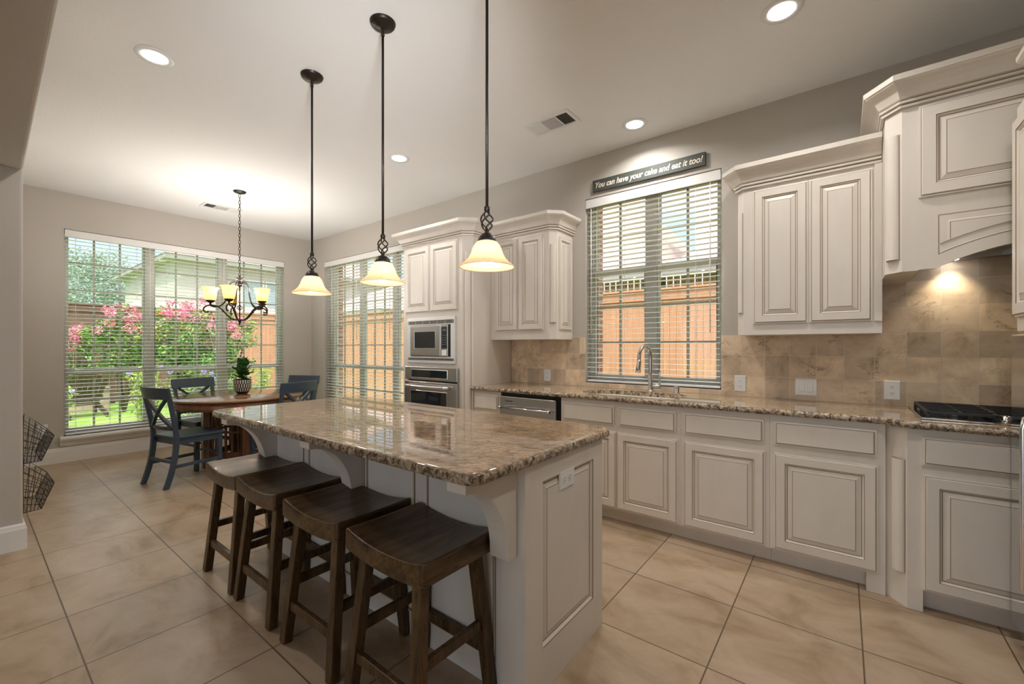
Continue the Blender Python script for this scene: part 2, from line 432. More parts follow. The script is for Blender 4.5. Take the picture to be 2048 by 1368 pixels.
def sweep(mb, path, prof, z0, mi_of=lambda i: 0, side=1):
    """mitred moulding: path on plan (open polyline), prof = [(out, up)], outwards is to the right of travel if side=1"""
    P = [Vector(p) for p in path]; n = len(P); cols = []
    for i in range(n):
        ds = []
        if i > 0: ds.append((P[i]-P[i-1]).normalized())
        if i < n-1: ds.append((P[i+1]-P[i]).normalized())
        ns = [Vector((d.y, -d.x))*side for d in ds]
        m_ = ns[0] if len(ns) == 1 else (ns[0]+ns[1])/(1+ns[0].dot(ns[1]))
        cols.append([(P[i].x+m_.x*o, P[i].y+m_.y*o, z0+u) for o, u in prof])
    k = len(prof)
    for i in range(n-1):
        for j in range(k-1):
            mb.add([cols[i][j], cols[i+1][j], cols[i+1][j+1], cols[i][j+1]], [(0, 1, 2, 3)], mi_of(j))
    # top cover and ends
    for i in range(n-1):
        mb.add([cols[i][-1], cols[i+1][-1], (P[i+1].x, P[i+1].y, z0+prof[-1][1]), (P[i].x, P[i].y, z0+prof[-1][1])], [(0, 1, 2, 3)], 0)
    for i in (0, n-1):
        mb.add(cols[i]+[(P[i].x, P[i].y, z0+prof[-1][1]), (P[i].x, P[i].y, z0)], [tuple(range(k+2))], 0)
    return mb
CROWN = [(0, 0), (.012, 0), (.014, .010), (.006, .014), (.006, .018), (.020, .020), (.022, .030), (.012, .034), (.012, .038), (.024, .042), (.030, .055), (.042, .078), (.062, .098), (.078, .106), (.080, .112), (.086, .114), (.088, .140), (.080, .145)]
CG = lambda i: 1 if i in (3, 7) else 0

# ================================================================== SETTING
H = 3.05
struct(MB().box((-.05, -9.6, -.12), (12.0, .05, 0)).build('floor', M['floor']))
struct(MB().box((-.26, -9.6, H), (12.0, .26, H+.2)).build('ceiling', M['ceil']))

def wall_with_holes(name, span, thick, zr, holes, axis, mats):
    """axis 'x': wall runs along x, y in thick; holes = [(a0,a1,z0,z1)]"""
    mb = MB(); cuts = sorted(holes)
    a = span[0]
    def bx(a0, a1, z0, z1):
        if a1-a0 < 1e-4 or z1-z0 < 1e-4: return
        if axis == 'x': mb.box((a0, thick[0], z0), (a1, thick[1], z1))
        else: mb.box((thick[0], a0, z0), (thick[1], a1, z1))
    for h in cuts:
        bx(a, h[0], *zr); bx(h[0], h[1], zr[0], h[2]); bx(h[0], h[1], h[3], zr[1]); a = h[1]
    bx(a, span[1], *zr)
    return struct(mb.build(name, mats))
SW = (.42, 2.99, .29, 2.655)      # side window
KW = (5.066, 6.222, .975, 2.665)  # sink window
FW = (-2.837, -.434, .29, 2.64)   # breakfast window
wall_with_holes('wall_right', (-.16, 12.0), (0, .16), (0, H), [SW, KW], 'x', M['wall'])
wall_with_holes('wall_right_brick', (-.26, 12.0), (.16, .26), (-.3, H+.1), [(SW[0]+.10, SW[1]-.1, SW[2]+.03, SW[3]-.02), (KW[0]+.05, KW[1]-.05, KW[2]+.03, KW[3]-.02)], 'x', M['brick'])
wall_with_holes('wall_back', (-3.8, 0), (-.16, 0), (0, H), [FW], 'y', M['wall'])
wall_with_holes('wall_back_brick', (-9.6, .16), (-.26, -.16), (-.3, H+.1), [(FW[0]+.02, FW[1]-.02, FW[2]+.02, FW[3]-.02)], 'y', M['brick'])
struct(MB().box((0, -3.80, 0), (2.77, -3.30, H)).build('wall_left', M['wall'], bevel=.018, seg=3))
struct(MB().prism([(2.77, -3.30), (10.0, -3.451), (10.0, -3.95), (2.77, -3.80)], 2.44, H).build('wall_left_header', M['wall'], bevel=.018, seg=3))
# living room beyond the opening, behind the camera
struct(MB().box((-.16, -9.6, 0), (0, -3.8, H)).build('wall_living_back', M['livwall']))
struct(MB().box((12.0, -9.6, 0), (12.16, .26, H)).build('wall_far_right', M['livwall']))
struct(wall_with_holes('wall_living_fill_opening', (0, 12.0), (-9.6, -9.44), (0, H), [(3.1, 9.3, 0.0, 2.6)], 'x', M['livwall']))  # opening out of view, put in to let sky light fill the room
struct(MB().box((8.22, -2.6, 0), (8.38, 0, H)).build('wall_kitchen_side', M['wall']))

def base_prof(mb, path, z=0, hgt=.165):
    return sweep(mb, path, [(0, 0), (.016, 0), (.016, hgt-.035), (.012, hgt-.022), (.010, hgt-.010), (.004, hgt), (0, hgt)], z)
struct(base_prof(MB(), [(0, -3.30), (0, 0), (3.24, 0)][::1], hgt=.165).build('baseboard_back', M['trim']))
struct(base_prof(MB(), [(2.77, -3.81), (2.77, -3.30), (0, -3.30)], hgt=.165).build('baseboard_left', M['trim']))

# window sills (stool and cove apron)
def sill(name, path, wz):
    mb = MB(); sweep(mb, path, [(0, -.115), (.012, -.112), (.02, -.095), (.034, -.07), (.055, -.05), (.06, -.04), (.078, -.036), (.082, -.022), (.078, -.004), (0, 0)], wz)
    return mb
s1 = sill('s', [(0.0, FW[0]-.035), (0.0, FW[1]+.035)], FW[2])
s1.box((-.1, FW[0], FW[2]-.03), (0.001, FW[1], FW[2]))
struct(s1.build('trim_1', M['trim']))
s2 = sill('s', [(SW[0]-.035, 0), (SW[1]+.035, 0)], SW[2])
s2.box((SW[0], -.001, SW[2]-.03), (SW[1], .1, SW[2]))
struct(s2.build('trim_2', M['trim']))

def window(name, fn, hole, units, zr, rows_up, rail, rows_lo, depth=(.085, .16)):
    """fn(a, d, z) -> world; d = distance outwards"""
    a0, a1, z0, z1 = hole
    root = bpy.data.objects.new(name, None); COL.objects.link(root); root.location = fn((a0+a1)/2, .1, z0); struct(root)
    fr = MB(); mu = MB()
    def bx(mb, p, q, d0, d1, za, zb): mb.box(fn(p, d0, za), fn(q, d1, zb))
    fz0, fz1 = zr
    bx(fr, a0+.0005, a1-.0005, *depth, z0+.0005, fz0); bx(fr, a0+.0005, a1-.0005, *depth, fz1, z1-.0005)
    edges = [a0+.0005]+[x for u in units for x in u]+[a1-.0005]
    for i in range(0, len(edges), 2): bx(fr, edges[i], edges[i+1], *depth, fz0, fz1)
    panes = []
    for p, q in units:
        w = .028
        # sash stiles and rails
        bx(fr, p+.0005, q-.0005, .0955, .1475, rail-.022, rail+.026)
        for zz0, zz1 in ((fz0, rail), (rail, fz1)):
            d0, d1 = (.098, .13) if zz0 == fz0 else (.115, .148)
            bx(fr, p, p+w*.6, d0, d1, zz0, zz1); bx(fr, q-w*.6, q, d0, d1, zz0, zz1)
            bx(fr, p+w*.6, q-w*.6, d0, d1, zz0, zz0+w); bx(fr, p+w*.6, q-w*.6, d0, d1, zz1-w, zz1)
        ncol = units_cols
        for k in range(1, ncol):
            c = p+(q-p)*k/ncol
            bx(mu, c-.009, c+.009, .12, .138, fz0+.02, fz1-.02)
        for zz0, zz1, r in ((fz0, rail, rows_lo), (rail, fz1, rows_up)):
            for k in range(1, r):
                c = zz0+(zz1-zz0)*k/r
                bx(mu, p+.01, q-.01, .1208, .1372, c-.009, c+.009)
        panes.append((p, q))
    fr.build('frame', M['vinyl'], root, bevel=.004)
    mu.build('muntins', M['muntin'], root)
    for p, q in panes:
        b = MB(); bx(b, p, q, .127, .131, fz0, fz1); b.build('pane', M['glass'], root)
    return root
units_cols = 3
window('window_1', lambda a, d, z: (-d, a, z), FW, [(-2.807, -2.114), (-2.024, -1.303), (-1.203, -.477)], (.335, 2.60), 5, 1.01, 2)
window('window_2', lambda a, d, z: (a, d, z), SW, [(.56, 1.265), (1.355, 2.06), (2.15, 2.87)], (.335, 2.615), 5, 1.01, 2)
units_cols = 2
window('window_3', lambda a, d, z: (a, d, z), KW, [(5.105, 5.605), (5.70, 6.185)], (1.02, 2.635), 2, 1.985, 3)
# tiled ledge under the sink window
struct(MB().box((KW[0], -.006, KW[2]-.02), (KW[1], .09, KW[2])).build('trim_3', M['trim']))

def blind(name, fn, a0, a1, z0, z1, pitch, label, wand_at, cords, tilt=0.0, dmid=.042):
    root = thing(name, fn((a0+a1)/2, dmid, z0), label, 'window blind')
    mb = MB()
    mb.box(fn(a0-.002, -.004, z1-.088), fn(a1+.002, .008, z1-.010)); mb.box(fn(a0, .008, z1-.05), fn(a1, .07, z1-.003))
    mb.build('valance', M['trim'], root, bevel=.004)
    sl = MB(); z = z1-.115
    while z > z0+.05:
        t = .0024
        pr_ = [(-.025, -.0006), (-.012, .0012), (0, .0018), (.012, .0012), (.025, -.0006)]
        up = [fn(a, dmid+d, z+h+d*tilt) for a in (a0+.006, a1-.006) for d, h in pr_]
        lo = [fn(a, dmid+d, z+h-t+d*tilt) for a in (a0+.006, a1-.006) for d, h in pr_]
        k = 5
        fs = [(i, i+1, k+i+1, k+i) for i in range(4)]+[(2*k+i, 3*k+i, 3*k+i+1, 2*k+i+1) for i in range(4)]
        fs += [(0, k, 3*k, 2*k), (k-1, 3*k-1, 4*k-1, 2*k-1)]
        sl.add(up+lo, fs)
        z -= pitch
    sl.build('slats', M['slat'], root)
    MB().box(fn(a0+.004, dmid-.026, z0+.006), fn(a1-.004, dmid+.026, z0+.024)).build('bottom_rail', M['slat'], root, bevel=.003)
    c = MB()
    for a in cords:
        for d in (dmid-.026, dmid+.026): c.tube([fn(a, d, z0+.02), fn(a, d, z1-.04)], .0012, 4)
    c.build('ladder_cords', M['trim'], root)
    for a in wand_at: MB().tube([fn(a, dmid-.034, z1-.06), fn(a, dmid-.034, z1-1.25)], .0045, 6).build('tilt_wand', M['trim'], root)
    return root
blind('window_blind', lambda a, d, z: (-d, a, z), FW[0]+.006, FW[1]-.006, FW[2], FW[3], .0445, 'wide white slatted blind over the big garden window', [-2.08, -1.26], [-2.74, -2.45, -2.2, -1.9, -1.6, -1.38, -1.1, -.8, -.55], .015)
blind('window_blind', lambda a, d, z: (a, d, z), SW[0]+.006, SW[1]-.006, SW[2], SW[3], .0445, 'white slatted blind over the tall side window left of the oven cabinet', [.62, 1.31, 2.1], [.52, .8, 1.05, 1.31, 1.5, 1.75, 2.1, 2.3, 2.6])
blind('window_blind', lambda a, d, z: (a, d, z), KW[0]+.006, KW[1]-.006, KW[2], KW[3], .0435, 'white slatted blind over the window above the sink', [5.12, 6.14], [5.17, 5.42, 5.74, 6.03])

# travertine backsplash, cut round the window
bs = MB()
for a in ((4.205, KW[0], .936, 1.388), (KW[0], KW[1], .936, KW[2]-.001), (KW[1], 7.12, .936, 1.388), (7.12, 8.21, .936, 1.80)):
    bs.box((a[0], -.009, a[2]), (a[1], -.0005, a[3]))
struct(bs.build('wall_right_backsplash', M['stone']))

# ================================================================== CEILING FIXTURES
def canlight(x, y, label, power=5.5):
    t = thing('recessed_light', (x, y, H), label, 'ceiling light', 'round recessed ceiling lights')
    MB().lathe([(.062, -.001), (.066, -.006), (.092, -.007), (.097, -.001)], (x, y, H), 36).build('trim_ring', M['white'], t)
    MB().lathe([(.001, -.003), (.062, -.003)], (x, y, H), 36).build('lens', M['lens'], t)
    lamp('recessed_or_fill_lamp', 'AREA', (x, y, H-.012), power, (1, .97, .93), t, shape='DISK', size=.12, spread=math.radians(150))
    return t
canlight(3.677, -2.83, 'round recessed light in the ceiling nearest the left beam, lit')
canlight(3.705, -1.063, 'round recessed light in the ceiling just right of the middle pendant rod')
canlight(5.66, -.305, 'round recessed light in the ceiling above the wall sign')
canlight(6.70, -.93, 'recessed light cut by the top edge of the picture, over the counter')

def vent(cx, cy, lx, ly, along, label):
    t = thing('air_vent', (cx, cy, H), label, 'air vent', 'white ceiling air vents')
    fr = MB()
    x0, x1, y0, y1 = cx-lx/2, cx+lx/2, cy-ly/2, cy+ly/2
    b = .028
    for a in ((x0, y0, x1, y0+b), (x0, y1-b, x1, y1), (x0, y0+b, x0+b, y1-b), (x1-b, y0+b, x1, y1-b)): fr.box((a[0], a[1], H-.008), (a[2], a[3], H-.0005))
    n = 3
    for k in (1, 2):
        if along == 'x':
            c = x0+lx*k/3; fr.box((c-.006, y0+b, H-.008), (c+.006, y1-b, H-.0005))
        else:
            c = y0+ly*k/3; fr.box((x0+b, c-.006, H-.008), (x1-b, c+.006, H-.0005))
    fr.build('frame', M['white'], t, bevel=.002)
    MB().box((x0+b, y0+b, H-.0015), (x1-b, y1-b, H-.0005)).build('duct_shade', M['black'], t)  # black sheet stands in for the shade inside the duct
    lv = MB()
    tot = (lx if along == 'x' else ly)-2*b; m_ = 30
    for k in range(m_):
        f = (k+.5)/m_; seg = int(f*3)
        ang = {0: .95, 1: 0.0, 2: -.95}[seg] if along == 'x' else {0: .95, 1: 0, 2: -.95}[seg]
        c = (x0 if along == 'x' else y0)+b+f*tot
        h = tot/m_*.5
        p, q = c-h*(.98 if ang else .62), c+h*(.98 if ang else .62)
        zl = H-.0065; zr_ = H-.0065
        if ang > 0: q = p+h*1.1; zl, zr_ = H-.007, H-.002
        elif ang < 0: p = q-h*1.1; zl, zr_ = H-.002, H-.007
        if along == 'x': lv.add([(p, y0+b, zl), (q, y0+b, zr_), (q, y1-b, zr_), (p, y1-b, zl)], [(0, 1, 2, 3)])
        else: lv.add([(x0+b, p, zl), (x0+b, q, zr_), (x1-b, q, zr_), (x1-b, p, zl)], [(0, 1, 2, 3)])
    lv.build('louvers', M['white'], t)
    return t
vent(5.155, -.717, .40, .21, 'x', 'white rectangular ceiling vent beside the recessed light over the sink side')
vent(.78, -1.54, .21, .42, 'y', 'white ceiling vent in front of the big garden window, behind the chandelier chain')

# pendants over the island
def pendant(x, y, label, power=9):
    t = thing('pendant_light', (x, y, H), label, 'pendant light', 'bronze pendants over the island')
    c = (x, y, 0)
    MB().lathe([(.002, H-.034), (.016, H-.034), (.02, H-.03), (.034, H-.028), (.038, H-.022), (.058, H-.018), (.064, H-.012), (.068, H-.001)], c, 30).build('canopy', M['blackmetal'], t)
    MB().tube([(x, y, 1.895), (x, y, H-.03)], .0066, 10).lathe([(.0066, H-.075), (.0095, H-.072), (.0095, H-.034)], c, 12).build('rod', M['blackmetal'], t)
    cg = MB()
    cg.lathe([(.006, 1.885), (.012, 1.888), (.013, 1.893), (.012, 1.9), (.013, 1.905), (.006, 1.91)], c, 14)
    for k in range(4):
        pts = []
        for i in range(17):
            f = i/16; a = k*PI/2+f*PI*1.15; r = .004+.0235*math.sin(PI*f)**.8
            pts.append((x+r*math.cos(a), y+r*math.sin(a), 1.80+.088*f))
        cg.tube(pts, .0036, 6)
    cg.lathe([(.010, 1.785), (.008, 1.79), (.010, 1.803), (.006, 1.81)], c, 14)
    cg.build('twisted_cage', M['blackmetal'], t)
    MB().lathe([(.008, 1.792), (.02, 1.79), (.033, 1.778), (.040, 1.762), (.042, 1.75), (.036, 1.748)], c, 26).build('cap', M['blackmetal'], t)
    prof = [(.036, 1.757), (.045, 1.752), (.056, 1.738), (.064, 1.72), (.071, 1.70), (.081, 1.682), (.096, 1.666), (.111, 1.655), (.119, 1.649), (.121, 1.645), (.117, 1.645)]
    inner = [(r-.004, z-.002) for r, z in prof[-2::-1]]
    MB().lathe(prof+inner, c, 40).build('glass_shade', M['shade'], t)
    MB().sphere((x, y, 1.678), .031, 16, 10, 0, 1.1).lathe([(.014, 1.70), (.014, 1.745)], c, 12).build('bulb', M['bulb'], t)
    return t
pendant(5.735, -2.150, 'bronze pendant light nearest the camera, its rod cut off by the picture top')
pendant(4.99, -2.150, 'middle one of the three bronze pendant lights over the island')
pendant(4.245, -2.158, 'bronze pendant light in front of the wall corner, farthest over the island')

# chandelier over the breakfast table
def chandelier(cx, cy):
    t = thing('chandelier', (cx, cy, H), 'wrought bronze chandelier with five amber glass cups over the round table', 'chandelier')
    MB().lathe([(.002, H-.03), (.02, H-.028), (.03, H-.02), (.055, H-.015), (.065, H-.001)], (cx, cy, 0), 28).build('canopy', M['blackmetal'], t)
    ch = MB(); z = H-.03; k = 0
    while z > 2.10:
        pts = []
        for i in range(10):
            a = 2*PI*i/10; u = .011*math.cos(a); w = .023*math.sin(a)
            pts.append((cx+u, cy, z-.021+w) if k % 2 else (cx+u*R2.x, cy+u*R2.y, z-.021+w))
        ch.tube(pts, .0030, 5, closed=True); z -= .037; k += 1
    ch.build('chain', M['blackmetal'], t)
    b = MB(); c = (cx, cy, 0)
    b.lathe([(.004, 2.11), (.007, 2.09), (.02, 2.08), (.048, 2.073), (.046, 2.069), (.02, 2.06), (.012, 2.045), (.012, 2.03), (.03, 2.025), (.032, 1.985), (.012, 1.98), (.006, 1.97)], c, 18)
    b.tube([(cx, cy, 1.60), (cx, cy, 2.0)], .006, 8)
    for k in range(4):
        b.tube([(cx+(.003+.023*math.sin(PI*i/10)**.8)*math.cos(k*PI/2+i*.28), cy+(.003+.023*math.sin(PI*i/10)**.8)*math.sin(k*PI/2+i*.28), 1.715+.055*i/10) for i in range(11)], .003, 5)
    b.lathe([(.003, 1.548), (.008, 1.556), (.013, 1.566), (.008, 1.574), (.016, 1.582), (.018, 1.60), (.006, 1.612)], c, 14)
    b.build('centre_stem', M['blackmetal'], t)
    for k in range(5):
        th = math.radians(-78+72*k)
        d = Rv*math.cos(th)+Fv*math.sin(th)
        def P(r, z): return (cx+d.x*r, cy+d.y*r, z)
        def smooth(pts, n=6):
            out = []
            for i in range(len(pts)-1):
                p0, p1, p2, p3 = pts[max(i-1, 0)], pts[i], pts[i+1], pts[min(i+2, len(pts)-1)]
                for j in range(n):
                    f = j/n
                    out.append(tuple(.5*((2*p1[q])+(-p0[q]+p2[q])*f+(2*p0[q]-5*p1[q]+4*p2[q]-p3[q])*f*f+(-p0[q]+3*p1[q]-3*p2[q]+p3[q])*f**3) for q in range(2)))
            return out+[pts[-1]]
        up = smooth([(.015, 2.015), (.05, 2.028), (.085, 2.01), (.105, 1.96), (.118, 1.88), (.14, 1.80), (.18, 1.755), (.225, 1.742), (.27, 1.752)])
        lo = smooth([(.01, 1.603), (.05, 1.605), (.085, 1.625), (.12, 1.66), (.145, 1.69), (.175, 1.725), (.22, 1.752), (.27, 1.757), (.31, 1.745), (.332, 1.715), (.325, 1.69), (.30, 1.682), (.285, 1.692)])
        a = MB().tube([P(*p) for p in up], .0075, 7).tube([P(*p) for p in lo], .0075, 7)
        a.lathe([(.009, -.01), (.012, 0), (.009, .01)], P(.155, 1.70), 8)
        arm_ = a.build('arm', M['blackmetal'], t)
        sc = P(.27, 0)
        MB().lathe([(.006, 1.757), (.010, 1.765), (.010, 1.782), (.03, 1.79), (.044, 1.803), (.047, 1.812), (.036, 1.814)], sc, 18).build('cup', M['blackmetal'], arm_)
        pf = [(.030, 1.806), (.046, 1.812), (.054, 1.84), (.058, 1.875), (.063, 1.91), (.072, 1.935), (.083, 1.948), (.084, 1.951)]
        MB().lathe(pf+[(r-.004, z+.001) for r, z in pf[::-1]], sc, 28).build('glass_shade', M['shade2'], arm_)
        MB().sphere((sc[0], sc[1], 1.885), .028, 12, 8, 0, 1.3).build('bulb', M['bulb2'], arm_)
        lamp('chandelier_lamp', 'POINT', (sc[0], sc[1], 1.975), 7, (1, .98, .95), t, shadow_soft_size=.04)
    return t
Fv = Vector((-math.cos(ca), math.sin(ca))); Rv = Vector((math.sin(ca), math.cos(ca))); R2 = Rv
chandelier(1.588, -1.628)

# ================================================================== CABINETS
def door(parent, x0, x1, z0, z1, fy, fw=.055, name='door', poly=None):
    return raised(poly or rect(x0, z0, x1, z1), fw, FY(fy)).build(name, PG, parent)
def drawer(parent, x0, x1, z0, z1, fy, name='drawer'):
    return drawer_front(rect(x0, z0, x1, z1), FY(fy)).build(name, PG, parent)
def half_column(parent, p, q, z0, z1, r=.021):
    """half-round pilaster with glaze lines set on the chamfer p->q (plan), outwards to the right of travel"""
    p, q = Vector(p), Vector(q); d = (q-p).normalized(); n = Vector((d.y, -d.x)); c = (p+q)/2
    w = min((q-p).length*.5-.004, r+.008)
    mb = MB()
    prof = [(-w, .0008), (-w+.005, .0008), (-w+.005, .003), (-w+.008, .003)]
    m_ = 14
    arc = [(-r*math.cos(PI*i/m_), .0035+r*.62*math.sin(PI*i/m_)) for i in range(m_+1)]
    pts = [(-w, .0006), (-w+.004, .0012)]+arc+[(w-.004, .0012), (w, .0006)]
    vs = [(c.x+d.x*a+n.x*b, c.y+d.y*a+n.y*b, z) for z in (z0, z1) for a, b in pts]
    k = len(pts)
    for i in range(k-1):
        mi = 1 if i in (1, k-3) else 0
        mb.add([vs[i], vs[i+1], vs[k+i+1], vs[k+i]], [(0, 1, 2, 3)], mi)
    for z, off in ((z0, 0), (z1, k)):
        mb.add([vs[off+i] for i in range(k)], [tuple(range(k))], 1)
    return mb.build('half_column', PG, parent)
def crown(parent, path, z, scale=1.0):
    return sweep(MB(), path, [(a*scale, b*scale) for a, b in CROWN], z, CG).build('crown_moulding', PG, parent)

BF = -.585
CT = .90      # underside of the sink counter
def base_unit(x0, x1, label, drawers, doors, floor_end=None):
    t = thing('base_cabinet', ((x0+x1)/2, BF/2, 0), label, 'cabinet', 'cream base cabinets under the sink counter')
    mb = MB().box((x0+.0005, BF, .10), (x1-.0005, -.012, CT-.001))
    mb.build('carcass', PG, t)
    tk = MB().box((x0+.0005, -.515, .0005), (x1-.0005, -.02, .0995))
    tk.build('toe_kick', PG, t)
    for a, b in drawers: drawer(t, a, b, .722, .862, BF)
    for a, b in doors: door(t, a, b, .112, .676, BF)
    return t
base_unit(4.205, 4.533, 'narrow cream base cabinet left of the dishwasher', [(4.226, 4.508)], [(4.226, 4.508)])
sb = base_unit(5.16, 6.09, 'cream double-door base cabinet under the sink', [(5.184, 5.617), (5.656, 6.062)], [(5.184, 5.636), (5.640, 6.074)])
base_unit(6.09, 6.606, 'cream base cabinet right of the sink cabinet, one drawer over one door', [(6.114, 6.578)], [(6.114, 6.583)])
t = base_unit(6.606, 7.128, 'wide cream base cabinet next to the half-round pilaster of the cooktop cabinet', [(6.629, 7.094)], [(6.629, 7.098)])
MB().box((7.05, BF, .0005), (7.1275, -.52, .0998)).build('foot', PG, t)

# cooktop cabinet, standing proud with a chamfered pilaster corner
CF = -.655
t = thing('cooktop_cabinet', (7.65, -.33, 0), 'cream base cabinet under the cooktop, standing proud with a half-round pilaster corner', 'cabinet')
plan = [(7.1285, -.012), (7.1285, -.565), (7.150, -.585), (7.205, CF), (8.21, CF), (8.21, -.012)]
MB().prism(plan, .11, CT-.001).build('carcass', PG, t)
MB().prism([(7.1285, -.3), (7.1285, -.565), (7.150, -.585), (7.205, CF), (7.262, CF), (7.262, -.3)], .0005, .1098).build('foot', PG, t)
MB().box((7.263, -.585, .0005), (8.2, -.3, .1098)).build('toe_kick', PG, t)
half_column(t, (7.150, -.585), (7.205, CF), .17, .735, .033)
drawer(t, 7.258, 8.12, .722, .862, CF)
door(t, 7.262, 7.70, .112, .676, CF); door(t, 7.704, 8.12, .112, .676, CF)

# tall oven cabinet
TF = -.655
t = thing('oven_cabinet', (3.72, -.33, 0), 'tall cream cabinet with two upper doors holding the microwave and wall oven', 'cabinet')
plan = [(3.25, -.002), (3.25, TF), (4.118, TF), (4.196, -.585), (4.196, -.002)]
mb = MB()
# carcass with two appliance openings in the front
OV = (3.33, 4.055, .42, 1.092); MWO = (3.36, 4.015, 1.165, 1.565)
for z0, z1 in ((.10, OV[2]), (OV[3], MWO[2]), (MWO[3], 2.352)): mb.prism(plan, z0, z1)
for z0, z1, a, b in ((OV[2], OV[3], OV[0], OV[1]), (MWO[2], MWO[3], MWO[0], MWO[1])):
    mb.prism([(3.25, -.002), (3.25, TF), (a, TF), (a, -.002)], z0, z1)
    mb.prism([(b, -.002), (b, TF), (4.118, TF), (4.196, -.585), (4.196, -.002)], z0, z1)
mb.build('carcass', PG, t)
MB().prism([(3.27, -.02), (3.27, -.58), (4.17, -.54), (4.17, -.02)], .0005, .0995).build('toe_kick', PG, t)
door(t, 3.292, 3.672, 1.652, 2.325, TF); door(t, 3.682, 4.065, 1.652, 2.325, TF)
door(t, 3.292, 4.065, .112, .40, TF, name='drawer')
half_column(t, (4.118, TF), (4.196, -.585), .25, 2.20, .030)
crown(t, [(3.25, -.002), (3.25, TF-.004), (4.122, TF-.004), (4.200, -.587), (4.200, -.44)], 2.352)

# upper cabinet left of the window
UF = -.33
t = thing('wall_cabinet', (4.57, -.16, 1.37), 'cream two-door wall cabinet between the oven cabinet and the sink window', 'cabinet', 'cream wall cabinets')
MB().prism([(4.198, -.002), (4.198, UF), (4.880, UF), (4.932, -.280), (4.932, -.002)], 1.37, 2.352).build('carcass', PG, t)
door(t, 4.262, 4.535, 1.452, 2.325, UF, .05); door(t, 4.545, 4.822, 1.452, 2.325, UF, .05)
half_column(t, (4.880, UF), (4.932, -.280), 1.52, 2.215, .026)
raised(rect(-.255, 1.45, -.035, 2.30), .035, FX(4.932), .012).build('side_panel', PG, t)
crown(t, [(4.205, UF-.004), (4.882, UF-.004), (4.936, -.281), (4.936, -.002)], 2.352)

# upper cabinet right of the window
t = thing('wall_cabinet', (6.76, -.16, 1.37), 'cream two-door wall cabinet between the sink window and the range hood', 'cabinet', 'cream wall cabinets')
MB().prism([(6.385, -.002), (6.385, -.285), (6.428, UF), (7.1285, UF), (7.1285, -.002)], 1.38, 2.352).build('carcass', PG, t)
MB().box((7.095, UF-.012, 1.45), (7.1283, UF+.001, 2.352)).build('scribe_strip', PG, t)
door(t, 6.484, 6.781, 1.452, 2.328, UF, .052); door(t, 6.790, 7.085, 1.452, 2.328, UF, .052)
half_column(t, (6.385, -.285), (6.428, UF), 1.53, 2.20, .020)
crown(t, [(6.381, -.002), (6.381, -.287), (6.426, UF-.004), (7.124, UF-.004)], 2.352)

# wooden range hood
HF = -.60
t = thing('range_hood', (7.66, -.3, 1.66), 'cream wooden range hood with arched valance and pilaster corner over the cooktop', 'range hood')
x0h, x1h = 7.129, 8.205
side = [(x0h, -.002), (x0h, -.53), (7.190, HF), (7.25, HF), (7.25, -.002)]
MB().prism(side, 1.684, 2.515).build('side_panel', PG, t)
MB().prism([(8.10, -.002), (8.10, HF), (x1h, HF), (x1h, -.002)], 1.684, 2.515).build('side_panel', PG, t)
# front with the arched lower edge
xa, xb = 7.314, 8.03
def arch(x, zlo, zhi):
    f = (x-xa)/(xb-xa); f = min(max(f, 0), 1)
    return zlo+(zhi-zlo)*math.sin(PI*f)**.85
K = 28
xs = [7.25]+[xa+(xb-xa)*i/K for i in range(K+1)]+[8.10]
poly = [(x, arch(x, 1.688, 1.784)) for x in xs]+[(8.10, 2.515), (7.25, 2.515)]
MB().prism(poly, HF, HF+.022, 0, lambda u, v, w: (u, w, v)).build('front', PG, t)
up = [(7.322+(8.03-7.322)*i/K, 1.755+.088*math.sin(PI*i/K)**.85) for i in range(K+1)]
rings(MB(), up+[(8.03, 1.95), (7.322, 1.95)], [(0, .001, 0), (.003, .001, 1), (.006, -.0, 0), (.014, -.006, 0), (.017, -.006, 1), (.040, .0035, 0), (.043, .004, 1)], FY(HF)).build('valance_panel', PG, t)
door(t, 7.252, 8.10, 2.045, 2.50, HF, .06, 'upper_panel')
half_column(t, (x0h, -.53), (7.190, HF), 1.75, 2.39, .033)
MB().box((7.25, HF+.03, 2.0), (8.10, -.002, 2.515)).build('top_box', PG, t)
crown(t, [(x0h-.003, -.002), (x0h-.003, -.532), (7.189, HF-.004), (8.205, HF-.004)], 2.515)
li = MB()
li.box((7.252, HF+.024, 1.80), (8.098, HF+.06, 1.84)); li.box((7.252, -.08, 1.80), (8.098, -.012, 1.84)); li.box((7.252, HF+.06, 1.80), (7.36, -.08, 1.84)); li.box((7.99, HF+.06, 1.80), (8.098, -.08, 1.84)); li.box((7.66, HF+.0602, 1.8005), (7.69, -.0802, 1.8395))
li.build('steel_liner', M['steel'], t)
fl = MB()
for a, b in ((7.362, 7.658), (7.692, 7.988)): fl.box((a, HF+.062, 1.815), (b, -.082, 1.825))
fl.build('grease_filter', M['nickel'], t)
for hx in (7.44, 7.93):
    MB().lathe([(.001, -.002), (.026, -.002), (.030, -.004), (.033, -.0005)], (hx, -.075, 1.80), 20).build('hood_lamp', M['lens'], t)
    lamp('hood_spot', 'SPOT', (hx, -.075, 1.793), 6, (1, .86, .66), t, spot_size=math.radians(98), spot_blend=.8, shadow_soft_size=.03, rot=(math.radians(8), 0, 0))

# ================================================================== WORKTOP with sink cut-out
ct = thing('worktop', (6.2, -.3, CT), 'brown speckled granite worktop running along the sink wall', 'worktop')
TH = .035; ZT = CT+TH
SX0, SX1, SY0, SY1 = 5.265, 6.035, -.515, -.135
mb = MB()
mb.box((4.202, -.565, CT), (5.15, -.0015, ZT)); mb.box((6.15, -.565, CT), (7.14, -.0015, ZT))
mb.prism([(7.14, -.0015), (7.14, -.565), (7.212, -.64), (8.212, -.64), (8.212, -.0015)], CT, ZT)
